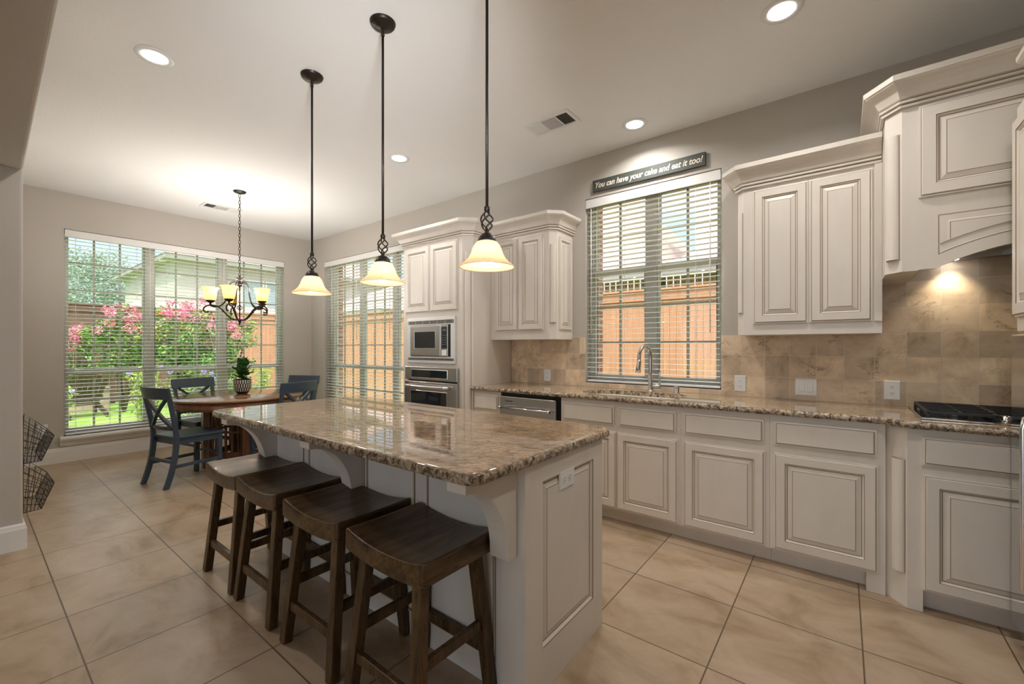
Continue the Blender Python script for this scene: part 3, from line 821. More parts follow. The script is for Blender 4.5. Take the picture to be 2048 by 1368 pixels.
# region round the hole
n = 64; hole = []; outer = []
cx, cy, hw, hh = (SX0+SX1)/2, (SY0+SY1)/2, (SX1-SX0)/2, (SY1-SY0)/2
ox0, ox1, oy0, oy1 = 5.15, 6.15, -.565, -.0015
def rrect_pt(a, hw, hh, pw):
    c, s_ = math.cos(a), math.sin(a); r = (abs(c/hw)**pw+abs(s_/hh)**pw)**(-1/pw); return r*c, r*s_
angs = sorted([2*PI*i/n for i in range(n)]+[math.atan2(b-cy, a-cx) % (2*PI) for a in (ox0, ox1) for b in (oy0, oy1)])
for a in angs:
    u, v = rrect_pt(a, hw, hh, 4.5); hole.append((cx+u, cy+v))
    c, s_ = math.cos(a), math.sin(a)
    r = min(((ox1-cx) if c > 0 else (ox0-cx))/c if abs(c) > 1e-9 else 9, ((oy1-cy) if s_ > 0 else (oy0-cy))/s_ if abs(s_) > 1e-9 else 9)
    outer.append((cx+r*c, cy+r*s_))
k = len(angs)
vs = [(x, y, z) for z in (ZT, CT) for ring in (hole, outer) for x, y in ring]
mb.add(vs, [(i, (i+1) % k, k+(i+1) % k, k+i) for i in range(k)]+[(2*k+i, 3*k+i, 3*k+(i+1) % k, 2*k+(i+1) % k) for i in range(k)])
mb.add([(x, y, z) for z in (ZT, CT) for x, y in hole], [(i, k+i, k+(i+1) % k, (i+1) % k) for i in range(k)], 1)
mb.build('slab', [M['granite2'], M['granite_edge']], ct)
sweep(MB(), [(4.202, -.565), (7.14, -.565), (7.212, -.64), (8.212, -.64)], [(0, 0), (.052, 0), (.058, .006), (.0605, .015), (.059, .024), (.054, .031), (.046, .035), (0, .035)], CT, lambda j: 0 if j >= 6 else 1).build('front_edge', [M['granite2'], M['granite_edge']], ct)

sk = thing('kitchen_sink', (cx, cy, CT-.2), 'stainless double-bowl sink set under the granite below the window', 'sink')
for a, b in ((SX0-.01, SX0+.42), (SX0+.44, SX1+.01)):
    c_ = ((a+b)/2, cy); w, h_ = (b-a)/2, hh+.008
    mb = MB(); prev = None
    rr = []
    for f, z in ((1.0, CT-.0015), (.99, CT-.03), (.97, CT-.15), (.90, CT-.18), (.1, CT-.19)):
        rr.append([(c_[0]+f*rrect_pt(2*PI*i/36, w, h_, 5)[0], c_[1]+f*rrect_pt(2*PI*i/36, w, h_, 5)[1], z) for i in range(36)])
    vs = [p for r in rr for p in r]
    mb.add(vs, [(j*36+i, j*36+(i+1) % 36, (j+1)*36+(i+1) % 36, (j+1)*36+i) for j in range(4) for i in range(36)], 0, True)
    mb.build('bowl', M['steel2'], sk)
MB().box((SX0+.405, cy-hh+.01, CT-.02), (SX0+.455, cy+hh-.01, CT-.003)).build('divider', M['steel2'], sk, bevel=.006)

fx, fy = 5.707, -.085
f = thing('faucet', (fx, fy, ZT), 'brushed nickel gooseneck pull-down faucet behind the sink', 'faucet')
MB().lathe([(.027, ZT), (.027, ZT+.006), (.020, ZT+.010), (.018, ZT+.015), (.018, ZT+.14), (.016, ZT+.145)], (fx, fy, 0), 22).build('body', M['nickel'], f)
pts = [(fx, fy, ZT+.13+.02*i) for i in range(8)]
dx, dy = -.42, -.907
for i in range(1, 15):
    a = PI*i/14*1.04; pts.append((fx+dx*.062*(1-math.cos(a)), fy+dy*.062*(1-math.cos(a)), ZT+.285+.085*math.sin(a)))
e0 = Vector(pts[-1]); pts.append(tuple(e0+Vector((0, 0, -.03))))
MB().tube(pts, [.0160]*8+[.0148]*(len(pts)-8), 14).build('gooseneck', M['nickel'], f)
e0 = Vector(pts[-1])
MB().tube([e0+Vector((0, 0, .02)), e0, e0+Vector((dx*.008, dy*.008, -.045)), e0+Vector((dx*.014, dy*.014, -.085))], [.0155, .0165, .0195, .0215], 14).build('spray_head', M['nickel'], f)
MB().tube([(fx, fy, ZT+.045), (fx+.085, fy, ZT+.045)], .0175, 14).tube([(fx+.075, fy, ZT+.045), (fx+.075, fy-.004, ZT+.165)], .0055, 10).build('lever_handle', M['nickel'], f)
sd = thing('sink_air_gap', (5.915, -.085, ZT), 'short brushed nickel air-gap cap on the granite right of the faucet', 'air gap')
MB().lathe([(.024, ZT), (.024, ZT+.004), (.021, ZT+.006), (.021, ZT+.052), (.018, ZT+.057), (.001, ZT+.058)], (5.915, -.085, 0), 20).build('cap', M['nickel'], sd)

# ================================================================== APPLIANCES
d = thing('dishwasher', (4.845, -.3, 0), 'stainless dishwasher with bar handle between cream base cabinets', 'dishwasher')
MB().box((4.537, -.565, .10), (5.155, -.02, CT-.002)).build('tub', M['black'], d)
dd = MB().box((4.545, -.617, .11), (5.125, -.567, .868)).build('door', M['steel'], d, bevel=.006)
MB().box((4.54, -.52, .001), (5.155, -.04, .099)).build('toe_kick', M['black'], d)
hb = MB().tube([(4.585, -.665, .775), (5.085, -.665, .775)], .0105, 12)
for x in (4.61, 5.06): hb.tube([(x, -.616, .775), (x, -.665, .775)], .0075, 8)
hb.build('bar_handle', M['nickel'], dd)
for x in (4.583, 5.087): MB().tube([(x-.013, -.665, .775), (x+.013, -.665, .775)], .0135, 14).build('handle_cap', M['steel2'], dd)
MB().box((4.61, -.6185, .825), (4.69, -.6165, .832)).build('name_plate', M['black'], dd)

mw = thing('microwave', (3.69, -.5, 1.135), 'built-in stainless microwave with vented trim frame above the wall oven', 'microwave')
X0, X1, Z0, Z1, FYm = 3.338, 4.038, 1.138, 1.598, TF-.001
fr = MB()
for a in ((X0, Z0, X1, Z0+.028), (X0, Z1-.032, X1, Z1), (X0, Z0+.066, X0+.055, Z1-.078), (X1-.055, Z0+.066, X1, Z1-.078), (X0, Z0+.052, X1, Z0+.066), (X0, Z1-.078, X1, Z1-.070), (X0, Z0+.028, X0+.01, Z0+.052), (X1-.01, Z0+.028, X1, Z0+.052), (X0, Z1-.070, X0+.01, Z1-.032), (X1-.01, Z1-.070, X1, Z1-.032)):
    fr.box((a[0], FYm-.02, a[1]), (a[2], FYm, a[3]))
fr.build('trim_frame', mat('satin_aluminium', (.80, .80, .79), .35, .3), mw, bevel=.003)
vg = MB()
for z0, z1 in ((Z0+.028, Z0+.052), (Z1-.070, Z1-.032)):
    vg.box((X0+.01, FYm-.010, z0), (X1-.01, FYm-.008, z1), 1)
    for k in range(5): vg.box((X0+.012, FYm-.016, z0+.003+(z1-z0)*k/5), (X1-.012, FYm-.010, z0+.003+(z1-z0)*k/5+.0025), 0)
    for k in range(7): vg.box((X0+.02+k*.108, FYm-.018, z0), (X0+.026+k*.108, FYm-.009, z1), 0)
vg.build('vent_grille', [M['steel'], M['black']], mw)
MB().box((X0+.055, FYm-.006, Z0+.066), (X1-.055, FYm+.3, Z1-.078)).build('body', M['black'], mw)
md = MB().box((3.398, FYm-.034, 1.208), (3.858, FYm-.007, 1.516)).build('door', M['steel'], mw, bevel=.008)
win = MB(); rings(win, rect(3.462, 1.278, 3.79, 1.462), [(0, .0345, 0), (.004, .036, 0), (.012, .030, 0)], FY(FYm), cap=False); win.build('window_bezel', M['nickel'], md)
MB().box((3.473, FYm-.0360, 1.289), (3.779, FYm-.034, 1.451)).build('window_pane', M['darkglass'], md)
mp_ = MB().box((3.862, FYm-.032, 1.208), (3.958, FYm-.007, 1.516)).build('control_panel', M['steel'], mw, bevel=.004)
MB().box((3.873, FYm-.0335, 1.285), (3.947, FYm-.0315, 1.495)).build('keypad', M['darkglass'], mp_)
dg = MB()
for r in range(5):
    for c in range(3): dg.box((3.881+c*.022, FYm-.0342, 1.32+r*.022), (3.893+c*.022, FYm-.0334, 1.329+r*.022))
dg.box((3.885, FYm-.0342, 1.455), (3.935, FYm-.0334, 1.475)); dg.build('keys', mat('key_print', (.12, .125, .13), .5), mp_)
MB().box((3.876, FYm-.036, 1.217), (3.944, FYm-.031, 1.272)).build('open_button', M['white'], mp_, bevel=.005)

ov = thing('wall_oven', (3.69, -.5, .43), 'built-in stainless wall oven with curved bar handle below the microwave', 'oven')
MB().box((3.335, FYm-.004, .425), (4.052, FYm+.3, 1.088)).build('body', M['black'], ov)
op_ = MB().box((3.312, FYm-.03, .966), (4.080, FYm-.005, 1.100)).build('control_panel', M['steel'], ov, bevel=.005)
rings(MB(), rect(3.412, .985, 3.955, 1.074), [(0, .0305, 0), (.004, .033, 0), (.010, .031, 0)], FY(FYm), cap=False).build('display_bezel', M['steel2'], op_)
MB().box((3.42, FYm-.0325, .993), (3.947, FYm-.0300, 1.066)).build('display', M['darkglass'], op_)
od_ = MB().box((3.312, FYm-.038, .425), (4.080, FYm-.005, .952)).build('door', M['steel'], ov, bevel=.006)
rings(MB(), rect(3.41, .50, 3.955, .862), [(0, .0385, 0), (.004, .041, 0), (.010, .039, 0)], FY(FYm), cap=False).build('window_bezel', M['steel2'], od_)
MB().box((3.418, FYm-.0405, .508), (3.947, FYm-.038, .854)).build('window_pane', M['darkglass'], od_)
hp = [(3.375, FYm-.04, .905), (3.372, FYm-.07, .906), (3.40, FYm-.088, .908)]+[(3.40+.56*i/10, FYm-.09-.008*math.sin(PI*i/10), .908-.004*math.sin(PI*i/10)) for i in range(1, 10)]+[(3.96, FYm-.088, .908), (3.985, FYm-.07, .906), (3.982, FYm-.04, .905)]
MB().tube(hp, .0165, 12).build('bar_handle', M['steel2'], od_)

ck = thing('cooktop', (7.62, -.33, ZT), 'stainless gas cooktop with black cast iron grates on the granite', 'cooktop')
cx0, cx1, cy0, cy1 = 7.262, 8.09, -.575, -.045
tray = MB().prism([(cx0, cy0), (cx1, cy0), (cx1, cy1), (cx0, cy1)], ZT+.0005, ZT+.010)
tray.build('tray', M['steel2'], ck, bevel=.004)
def grate(gx0, gx1, gy0, gy1):
    g = MB(); z = ZT+.036
    for a, b in (((gx0, gy0), (gx1, gy0)), ((gx1, gy0), (gx1, gy1)), ((gx1, gy1), (gx0, gy1)), ((gx0, gy1), (gx0, gy0))):
        g.beam((*a, z), (*b, z), .012, .012)
    for k in range(1, 6): y = gy0+(gy1-gy0)*k/6; g.beam((gx0, y, z+.003), (gx1, y, z+.003), .010, .012)
    xm = (gx0+gx1)/2; g.beam((xm, gy0, z), (xm, gy1, z), .010, .012)
    for a in (gx0, gx1):
        for b in (gy0, gy1, (gy0+gy1)/2): g.beam((a, b, ZT+.0095), (a, b, z), .012, .012, up=(1, 0, 0))
    for k in range(12): g.beam((gx0, gy0+(gy1-gy0)*k/11, ZT+.018), (gx0, gy0+(gy1-gy0)*k/11, z), .006, .008, up=(1, 0, 0))
    return g.build('grate', M['iron'], ck)
grate(7.292, 7.53, -.54, -.07); grate(7.545, 7.795, -.40, -.07); grate(7.805, 8.065, -.55, -.065)
for bx_, by_, r in ((7.41, -.43, .04), (7.41, -.19, .035), (7.67, -.25, .05), (7.94, -.43, .035), (7.94, -.19, .04)):
    MB().lathe([(r, ZT+.010), (r, ZT+.022), (r*.7, ZT+.026), (r*.7, ZT+.034), (.001, ZT+.035)], (bx_, by_, 0), 20).build('burner', M['iron'], ck)
for k in range(4):
    kx = 7.572+.066*k
    MB().lathe([(.022, ZT+.010), (.022, ZT+.014), (.0185, ZT+.016), (.017, ZT+.030), (.012, ZT+.034), (.001, ZT+.0345)], (kx, -.475, 0), 20).build('knob', M['steel2'], ck)

# tall refrigerator at the right edge, seen edge-on
XF = 7.534
rf = thing('refrigerator', (7.87, -1.15, 0), 'stainless appliance seen edge-on at the right border of the picture', 'refrigerator')
MB().box((XF+.03, -1.62, .09), (8.215, -.722, 1.355)).build('body', M['steel'], rf)
fd_ = MB().box((XF, -1.62, .10), (XF+.028, -.720, 1.355)).build('door', M['steel2'], rf, bevel=.008)
MB().box((XF+.05, -1.61, .001), (8.2, -.73, .089)).build('kick_plate', M['black'], rf)
MB().tube([(XF, -1.0, 1.03), (XF-.022, -1.0, 1.02), (XF-.028, -1.0, .98), (XF-.028, -1.0, .35), (XF, -1.0, .32)], .009, 10).build('handle', M['steel2'], fd_)
t = thing('fridge_cabinet', (7.87, -1.15, 1.37), 'cream wall cabinet with crown above the stainless appliance at the right border', 'cabinet')
MB().box((XF+.018, -1.62, 1.368), (8.215, -.722, 2.34)).build('carcass', PG, t)
raised(rect(-1.16, 1.43, -.735, 2.28), .055, lambda u, v, n: (XF+.018-n, u, v)).build('door', PG, t)
raised(rect(-1.60, 1.43, -1.17, 2.28), .055, lambda u, v, n: (XF+.018-n, u, v)).build('door', PG, t)
crown(t, [(8.2, -.722), (XF+.018, -.722), (XF+.018, -1.62)][::-1][::-1] if False else [(XF+.018, -.99), (XF+.018, -1.62)], 2.34, .7)

# ================================================================== ISLAND
IX0, IX1, IY0, IY1 = 3.885, 6.082, -2.612, -1.615
isl = thing('kitchen_island', (5.0, -2.05, 0), 'long cream kitchen island with panelled sides and curved corbels', 'kitchen island')
BX0, BX1, BY0, BY1 = 3.99, 6.045, -2.30, -1.72
MB().box((BX0, BY0, .0005), (BX1, BY1, .874)).build('carcass', PG, isl)
# right end: framed panel
EX = BX1
eo, ei = rect(-2.318, .0008, -1.706, .874), rect(-2.205, .165, -1.795, .795)
rings(MB(), eo, [(0, 0, 0), (0, .016, 0)], FX(EX), cap=False).build('end_frame_edge', PG, isl)
mb = MB()
vs = [FX(EX)(u, v, .016) for u, v in eo+ei]
mb.add(vs, [(i, (i+1) % 4, 4+(i+1) % 4, 4+i) for i in range(4)])
mb.build('end_frame', PG, isl)
rings(MB(), ei, [(0, .016, 0), (.003, .013, 1), (.012, .004, 0), (.016, .0035, 1), (.036, .010, 0), (.039, .0105, 1)], FX(EX)).build('end_panel', PG, isl)
# stool side: corner posts, stiles and panels
pn = [(4.02, 4.42), (4.50, 4.93), (5.08, 5.43), (5.53, 5.90)]
for a, b in pn:
    rings(MB(), rect(a, .12, b, .80), [(-.012, .0008, 1), (-.009, .006, 1), (-.006, .006, 0), (0, .003, 1), (.003, .001, 1), (.006, .0008, 0)], FY(BY0)).build('side_panel', PG, isl)
MB().box((5.952, -2.317, .0006), (EX-.0005, BY0, .873)).build('corner_post', PG, isl)
MB().box((BX0, -2.318, .0006), (4.005, BY0, .873)).build('corner_post', PG, isl)
def corbel(xc, w=.085):
    pf = [(-2.301, .873), (-2.585, .873), (-2.585, .838)]
    for i in range(15):
        a = PI/2*i/14
        pf.append((-2.372-(.205)*math.cos(a)**1.0*(1), .838-.265*math.sin(a)) if False else (-2.372-.205*(1-math.sin(a)), .836-.27*(1-math.cos(a))))
    pf += [(-2.370, .548), (-2.301, .548)]
    return MB().prism(pf, xc-w/2, xc+w/2, 0, lambda u, v, n: (n, u, v)).build('corbel', PG, isl, bevel=.002)
for xc in (4.037, 5.01, 5.985): corbel(xc)
slab = []
def arc(cx, cy, r, a0, a1, n=8): return [(cx+r*math.cos(a0+(a1-a0)*i/n), cy+r*math.sin(a0+(a1-a0)*i/n)) for i in range(n+1)]
r = .065
slab = arc(IX0+.05, IY0+.05, .05, PI, 1.5*PI)+arc(IX1-r, IY0+r, r, 1.5*PI, 2*PI)+[(IX1, IY1-.055), (IX1-.055, IY1), (IX0+.07, IY1), (IX0, IY1-.07)]
tp = thing('island_top', (5.0, -2.1, .875), 'polished tan granite slab with rounded corners on the kitchen island', 'worktop')
mb = MB(); k = len(slab)
prof = [(.010, .875, 1), (.002, .880, 1), (0, .888, 1), (0, .900, 1), (.004, .909, 1), (.012, .914, 0)]
prev = None
for ins, z, mi in prof:
    cur = [(x, y, z) for x, y in inset_poly(slab, ins)]
    if prev: mb.add(prev+cur, [(i, (i+1) % k, k+(i+1) % k, k+i) for i in range(k)], mi, True)
    else: mb.add(cur, [tuple(range(k))[::-1]], 0)
    prev = cur
mb.add(prev, [tuple(range(k))], 0)
mb.build('slab', [M['granite'], M['granite_edge']], tp)

# outlets and switches
def outlet(fn, u, v, label, gang='duplex', w=.075, h=.118, name='outlet', horizontal=False):
    p = fn(u, v, 0)
    t = thing(name, p, label, 'outlet' if gang != 'switch' else 'light switch')
    rings(MB(), rect(u-w/2, v-h/2, u+w/2, v+h/2), [(0, 0, 0), (0, .003, 0), (.004, .006, 0)], fn).build('cover_plate', M['white'], t)
    if gang == 'duplex':
        for s in (-1, 1):
            b = MB()
            if horizontal: c = (u+s*.021, v)
            else: c = (u, v+s*.020)
            pl = [(c[0]+.0165*math.cos(2*PI*i/20), c[1]+.0145*math.sin(2*PI*i/20)) for i in range(20)]
            rings(b, pl, [(0, .006, 0), (.0005, .0075, 0)], fn).build('receptacle', M['trim'], t)
            sl = MB()
            for du in (-.006, .006):
                if horizontal: q = rect(c[0]-.0035, c[1]+du-.001, c[0]+.0035, c[1]+du+.001)
                else: q = rect(c[0]+du-.001, c[1]-.002, c[0]+du+.001, c[1]+.006)
                rings(sl, q, [(0, .0074, 0), (0, .0078, 0)], fn)
            pl = [(c[0]+(-.009 if horizontal else 0)+.002*math.cos(2*PI*i/8), c[1]+(0 if horizontal else -.007)+.002*math.sin(2*PI*i/8)) for i in range(8)]
            rings(sl, pl, [(0, .0074, 0), (0, .0078, 0)], fn)
            sl.build('slots', M['black'], t)
    else:
        for s in (-1, 1):
            c = u+s*.023
            rings(MB(), rect(c-.0165, v-.033, c+.0165, v+.033), [(0, .006, 0), (.001, .0085, 0), (.003, .0095, 0)], fn).build('rocker', M['trim'], t)
    return t
SF = lambda u, v, n: (u, -.009-n, v)
outlet(SF, 4.655, 1.022, 'white outlet on the stone under the wall cabinet left of the sink window')
outlet(SF, 6.352, 1.03, 'white outlet on the stone just right of the sink window')
outlet(SF, 6.753, 1.026, 'white double rocker light switch on the stone backsplash', 'switch', .122, .115, 'light_switch')
outlet(SF, 7.192, 1.032, 'white outlet on the stone left of the cooktop')
outlet(lambda u, v, n: (EX+.0105+n, u, v), -2.024, .765, 'white outlet set in the end panel of the island', 'duplex', .118, .078, horizontal=True)
outlet(lambda u, v, n: (n, u, v), -3.0, .385, 'white outlet low on the window wall behind the wire baskets')

# wall sign
sg = thing('wall_sign', (5.63, -.01, 2.76), 'dark grey-green wooden plank sign lettered in cream above the sink window', 'sign')
MB().box((5.15, -.022, 2.708), (6.113, -.001, 2.812)).build('board', M['signgreen'], sg, bevel=.002)
fc = bpy.data.curves.new('lettering', 'FONT'); fc.body = 'You can have your cake and eat it too!'
fc.size = .070; fc.extrude = .0006; fc.shear = .28; fc.align_x = 'CENTER'; fc.align_y = 'CENTER'; fc.offset = .0012
fo = bpy.data.objects.new('lettering', fc); COL.objects.link(fo); fo.parent = sg
fo.rotation_euler = (PI/2, 0, 0); fo.location = (0.0, -.0126, 0.0); fc.materials.append(M['cream'])
bpy.context.view_layer.update()
wd = fo.dimensions.x
lm = bpy.data.meshes.new_from_object(fo)
for v_ in lm.vertices: v_.co.x *= .915/wd
lo = bpy.data.objects.new('lettering', lm); COL.objects.link(lo); lo.parent = sg; lo.rotation_euler = (PI/2, 0, 0); lo.location = fo.location
bpy.data.objects.remove(fo); lo.name = 'lettering'

# ================================================================== STOOLS
def stool():
    t = thing('bar_stool', (0, 0, 0), '', 'bar stool', 'dark wooden saddle stools at the island')
    w, d = .225, .178; zt = .626; th = .080
    mb = MB(); nx, ny = 20, 10
    def top(u, v): return zt-.028*(1-abs(u)**2.2)-.004*(1-v*v)
    vs = []; 
    for s in (0, 1):
        for j in range(ny+1):
            for i in range(nx+1):
                u, v = -1+2*i/nx, -1+2*j/ny
                z = top(u, v) if s == 0 else zt-th-.020*(1-abs(u)**2.2)
                vs.append((u*w, v*d, z))
    o = (nx+1)*(ny+1); g = lambda i, j, s: s*o+j*(nx+1)+i
    fs = [(g(i, j, 0), g(i+1, j, 0), g(i+1, j+1, 0), g(i, j+1, 0)) for j in range(ny) for i in range(nx)]
    fs += [(g(i, j, 1), g(i, j+1, 1), g(i+1, j+1, 1), g(i+1, j, 1)) for j in range(ny) for i in range(nx)]
    for i in range(nx): fs += [(g(i, 0, 1), g(i+1, 0, 1), g(i+1, 0, 0), g(i, 0, 0)), (g(i, ny, 0), g(i+1, ny, 0), g(i+1, ny, 1), g(i, ny, 1))]
    for j in range(ny): fs += [(g(0, j, 0), g(0, j+1, 0), g(0, j+1, 1), g(0, j, 1)), (g(nx, j, 1), g(nx, j+1, 1), g(nx, j+1, 0), g(nx, j, 0))]
    mb.add(vs, fs, 0, True)
    so = mb.build('seat', M['stoolwood'], t, bevel=.010, seg=3)
    def lp(sx, sy, z):
        f = 1-z/.56
        return Vector((sx*(.150+.040*f), sy*(.125+.052*f), z))
    for sy in (-1, 1):
        for sx in (-1, 1):
            MB().beam(lp(sx, sy, .001), lp(sx, sy, .562), .044, .040, up=(0, 1, 0)).build('leg', M['stoolleg'], t, bevel=.004)
    for sy, z in ((-1, .165), (1, .165)):
        MB().beam(lp(-1, sy, z), lp(1, sy, z), .022, .040).build('stretcher', M['stoolleg'], t, bevel=.003)
    for sx in (-1, 1):
        MB().beam(lp(sx, -1, .262), lp(sx, 1, .262), .022, .038).build('stretcher', M['stoolleg'], t, bevel=.003)
    return t
SY = -2.488
st = stool()
for i, (x, y, a, lab) in enumerate([(5.705, SY, -.01, 'dark wooden saddle stool nearest the camera, under the right corbel'), (5.195, SY+.002, 0.01, 'dark wooden saddle stool second from the camera, left of the nearest one'),
                       (4.672, SY, .0, 'dark wooden saddle stool third from the camera, next to the one by the chairs'), (4.215, SY, .0, 'dark wooden saddle stool farthest along the island, beside the blue chairs')]):
    if i == 0: st.location = (x, y, 0); st.rotation_euler = (0, 0, a); st['label'] = lab
    else: dup(st, (x, y, 0), a, lab)

# ================================================================== BREAKFAST TABLE, CHAIRS
TX, TY = 1.57, -1.62
tb = thing('dining_table', (TX, TY, 0), 'round brown wooden table with slatted pedestal base by the garden window', 'table')
MB().lathe([(.001, .733), (.60, .733), (.632, .738), (.640, .746), (.638, .755), (.630, .760), (.001, .760)], (TX, TY, 0), 72).build('table_top', M['tablewood'], tb)
MB().lathe([(.585, .652), (.607, .652), (.607, .7328), (.585, .7328), (.585, .652)], (TX, TY, 0), 72).build('apron', M['tablewood'], tb)
LA = [math.radians(a) for a in (-100, -10, 80, 170)]; LR = .31
lpos = [(TX+LR*math.cos(a), TY+LR*math.sin(a)) for a in LA]
for x, y in lpos:
    MB().box((x-.038, y-.038, .001), (x+.038, y+.038, .7325)).build('leg', M['tableleg'], tb, bevel=.004)
for i in range(4):
    p, q = Vector((*lpos[i], 0)), Vector((*lpos[(i+1) % 4], 0))
    MB().beam(p+Vector((0, 0, .13)), q+Vector((0, 0, .13)), .022, .07).beam(p+Vector((0, 0, .38)), q+Vector((0, 0, .38)), .016, .025).build('rail', M['tableleg'], tb)
    sl = MB()
    for k in range(1, 6):
        c = p+(q-p)*k/6; sl.beam(c+Vector((0, 0, .16)), c+Vector((0, 0, .7325)), .022, .014, up=(q-p).normalized())
    sl.build('slats', M['tableleg'], tb)
for i in (0, 2):
    p, q = Vector((*lpos[i], .7)), Vector((*lpos[i+2 if i == 0 else 0], .7))

def chair():
    t = thing('dining_chair', (0, 0, 0), '', 'chair', 'slate blue cross-back chairs round the table')
    nv = M['navy']
    # seat, slightly dished, wider in front
    pl = [(-.195, -.20), (.195, -.20), (.225, .205), (.205, .225), (-.205, .225), (-.225, .205)]
    mb = MB(); mb.prism(pl, .440, .462); mb.build('seat', nv, t, bevel=.008, seg=3)
    MB().prism([(-.180, -.185), (.180, -.185), (.205, .205), (-.205, .205)], .385, .4398).build('seat_apron', nv, t)
    def post(z):   # y offset of the rear post along its height
        if z < .44: f = (.44-z)/.44; return -.195-.085*f**1.9
        f = (z-.44)/.48; return -.195-.085*f**1.35
    zs = [0.001, .06, .12, .19, .27, .35, .44, .50, .58, .66, .74, .83]
    for s in (-1, 1):
        mb = MB(); vs = []
        for z in zs:
            w = .034; dd = .042 if z < .5 else .034
            x = s*(.192+(.012*(z-.44)/.48 if z > .44 else 0)); y = post(z)
            for a, b in ((-1, -1), (1, -1), (1, 1), (-1, 1)): vs.append((x+a*w/2, y+b*dd/2, z))
        fs = [(4*i+k, 4*i+(k+1) % 4, 4*i+4+(k+1) % 4, 4*i+4+k) for i in range(len(zs)-1) for k in range(4)]+[(0, 1, 2, 3), tuple(4*len(zs)-1-i for i in range(4))]
        mb.add(vs, fs); mb.build('rear_leg', nv, t, bevel=.004)
        MB().box((s*.195-.019, .165, .001), (s*.195+.019, .203, .4398)).build('front_leg', nv, t, bevel=.004)
        MB().beam((s*.193, post(.19)+.01, .19), (s*.195, .185, .19), .018, .030).build('stretcher', nv, t)
    # curved top rail
    def rail(z0, z1, hw, bow, th, name):
        mb = MB(); vs = []; n = 12
        for i in range(n+1):
            u = -1+2*i/n
            for z in (z0, z1):
                y = post((z0+z1)/2)+(z-(z0+z1)/2)*(-.20)-bow*(1-u*u)
                vs += [(u*hw, y-th/2, z), (u*hw, y+th/2, z)]
        fs = []
        for i in range(n):
            a, b = 4*i, 4*i+4
            fs += [(a, b, b+2, a+2), (a+1, a+3, b+3, b+1), (a+2, b+2, b+3, a+3), (a, a+1, b+1, b)]
        fs += [(0, 2, 3, 1), (4*n, 4*n+1, 4*n+3, 4*n+2)]
        mb.add(vs, fs); mb.build(name, nv, t, bevel=.004)
    rail(.815, .925, .232, .030, .024, 'top_rail')
    rail(.520, .558, .178, .022, .020, 'lower_rail')
    for s in (-1, 1):
        pts = []
        for i in range(9):
            f = i/8; z = .545+(.82-.545)*f; u = s*(-.165+.33*f)
            pts.append((u, post(z)-.024*(1-(u/.19)**2)-.002*s, z))
        MB().tube(pts, .018, 4, square=True).build('cross_brace', nv, t)
    ar = [(-.18+.36*i/10, .185, .215+.040*math.sin(PI*i/10)) for i in range(11)]
    MB().tube(ar, .014, 4, square=True).build('front_stretcher', nv, t)
    MB().beam((-.19, post(.20), .235), (.19, post(.20), .235), .018, .030).build('rear_stretcher', nv, t)
    return t
def face(fx_, fy_): return math.atan2(-fx_, fy_)
chs = [((1.835, -2.175), (-.22, .975), 'slate blue cross-back chair in front of the table, nearest the wire baskets'),
       ((1.02, -1.775), (.97, .2), 'slate blue cross-back chair behind the table, against the garden window'),
       ((2.05, -1.385), (-.95, -.28), 'slate blue cross-back chair at the table side nearest the island'),
       ((1.45, -1.03), (.40, -.92), 'slate blue cross-back chair at the wall corner side of the table, mostly hidden')]
c0 = chair()
for i, (p, fwd, lab) in enumerate(chs):
    if i == 0: c0.location = (*p, 0); c0.rotation_euler = (0, 0, face(*fwd)); c0['label'] = lab
    else: dup(c0, (*p, 0), face(*fwd), lab)

# potted fiddle-leaf fig
px, py, pz = 1.435, -1.545, .7605
pt = thing('potted_fig', (px, py, pz), 'small fiddle-leaf plant in a black and cream patterned pot on the round table', 'potted plant')
pf = [(.001, 0), (.048, 0), (.062, .008), (.078, .035), (.086, .075), (.089, .12), (.090, .165), (.086, .168), (.082, .160), (.080, .145)]
MB().lathe([(a, pz+b) for a, b in pf], (px, py, 0), 40).build('pot', M['potdark'], pt)
tile = MB()
def potr(z): 
    for (a, b), (c, d_) in zip(pf[1:7], pf[2:8]):
        if b <= z <= d_: return a+(c-a)*(z-b)/(d_-b)
    return .089
for row, (z0, z1) in enumerate(((.026, .066), (.070, .114), (.118, .158))):
    for k in range(22):
        a0 = 2*PI*(k+.5*(row % 2))/22; w = 2*PI/22*.21
        vs = []
        for i in range(4):
            z = z0+(z1-z0)*i/3; r_ = potr(z)+.0012
            for a in (a0-w, a0, a0+w): vs.append((px+r_*math.cos(a), py+r_*math.sin(a), pz+z))
        tile.add(vs, [(3*i+j, 3*i+j+1, 3*i+j+4, 3*i+j+3) for i in range(3) for j in range(2)])
tile.build('cream_bars', M['potcream'], pt)
MB().lathe([(.001, pz+.148), (.081, pz+.146)], (px, py, 0), 24).build('soil', M['soil'], pt)
MB().tube([(px, py, pz+.14), (px+.004, py, pz+.25), (px, py, pz+.32)], .006, 6).build('stem', M['bark'], pt)
rnd = random.Random(3)
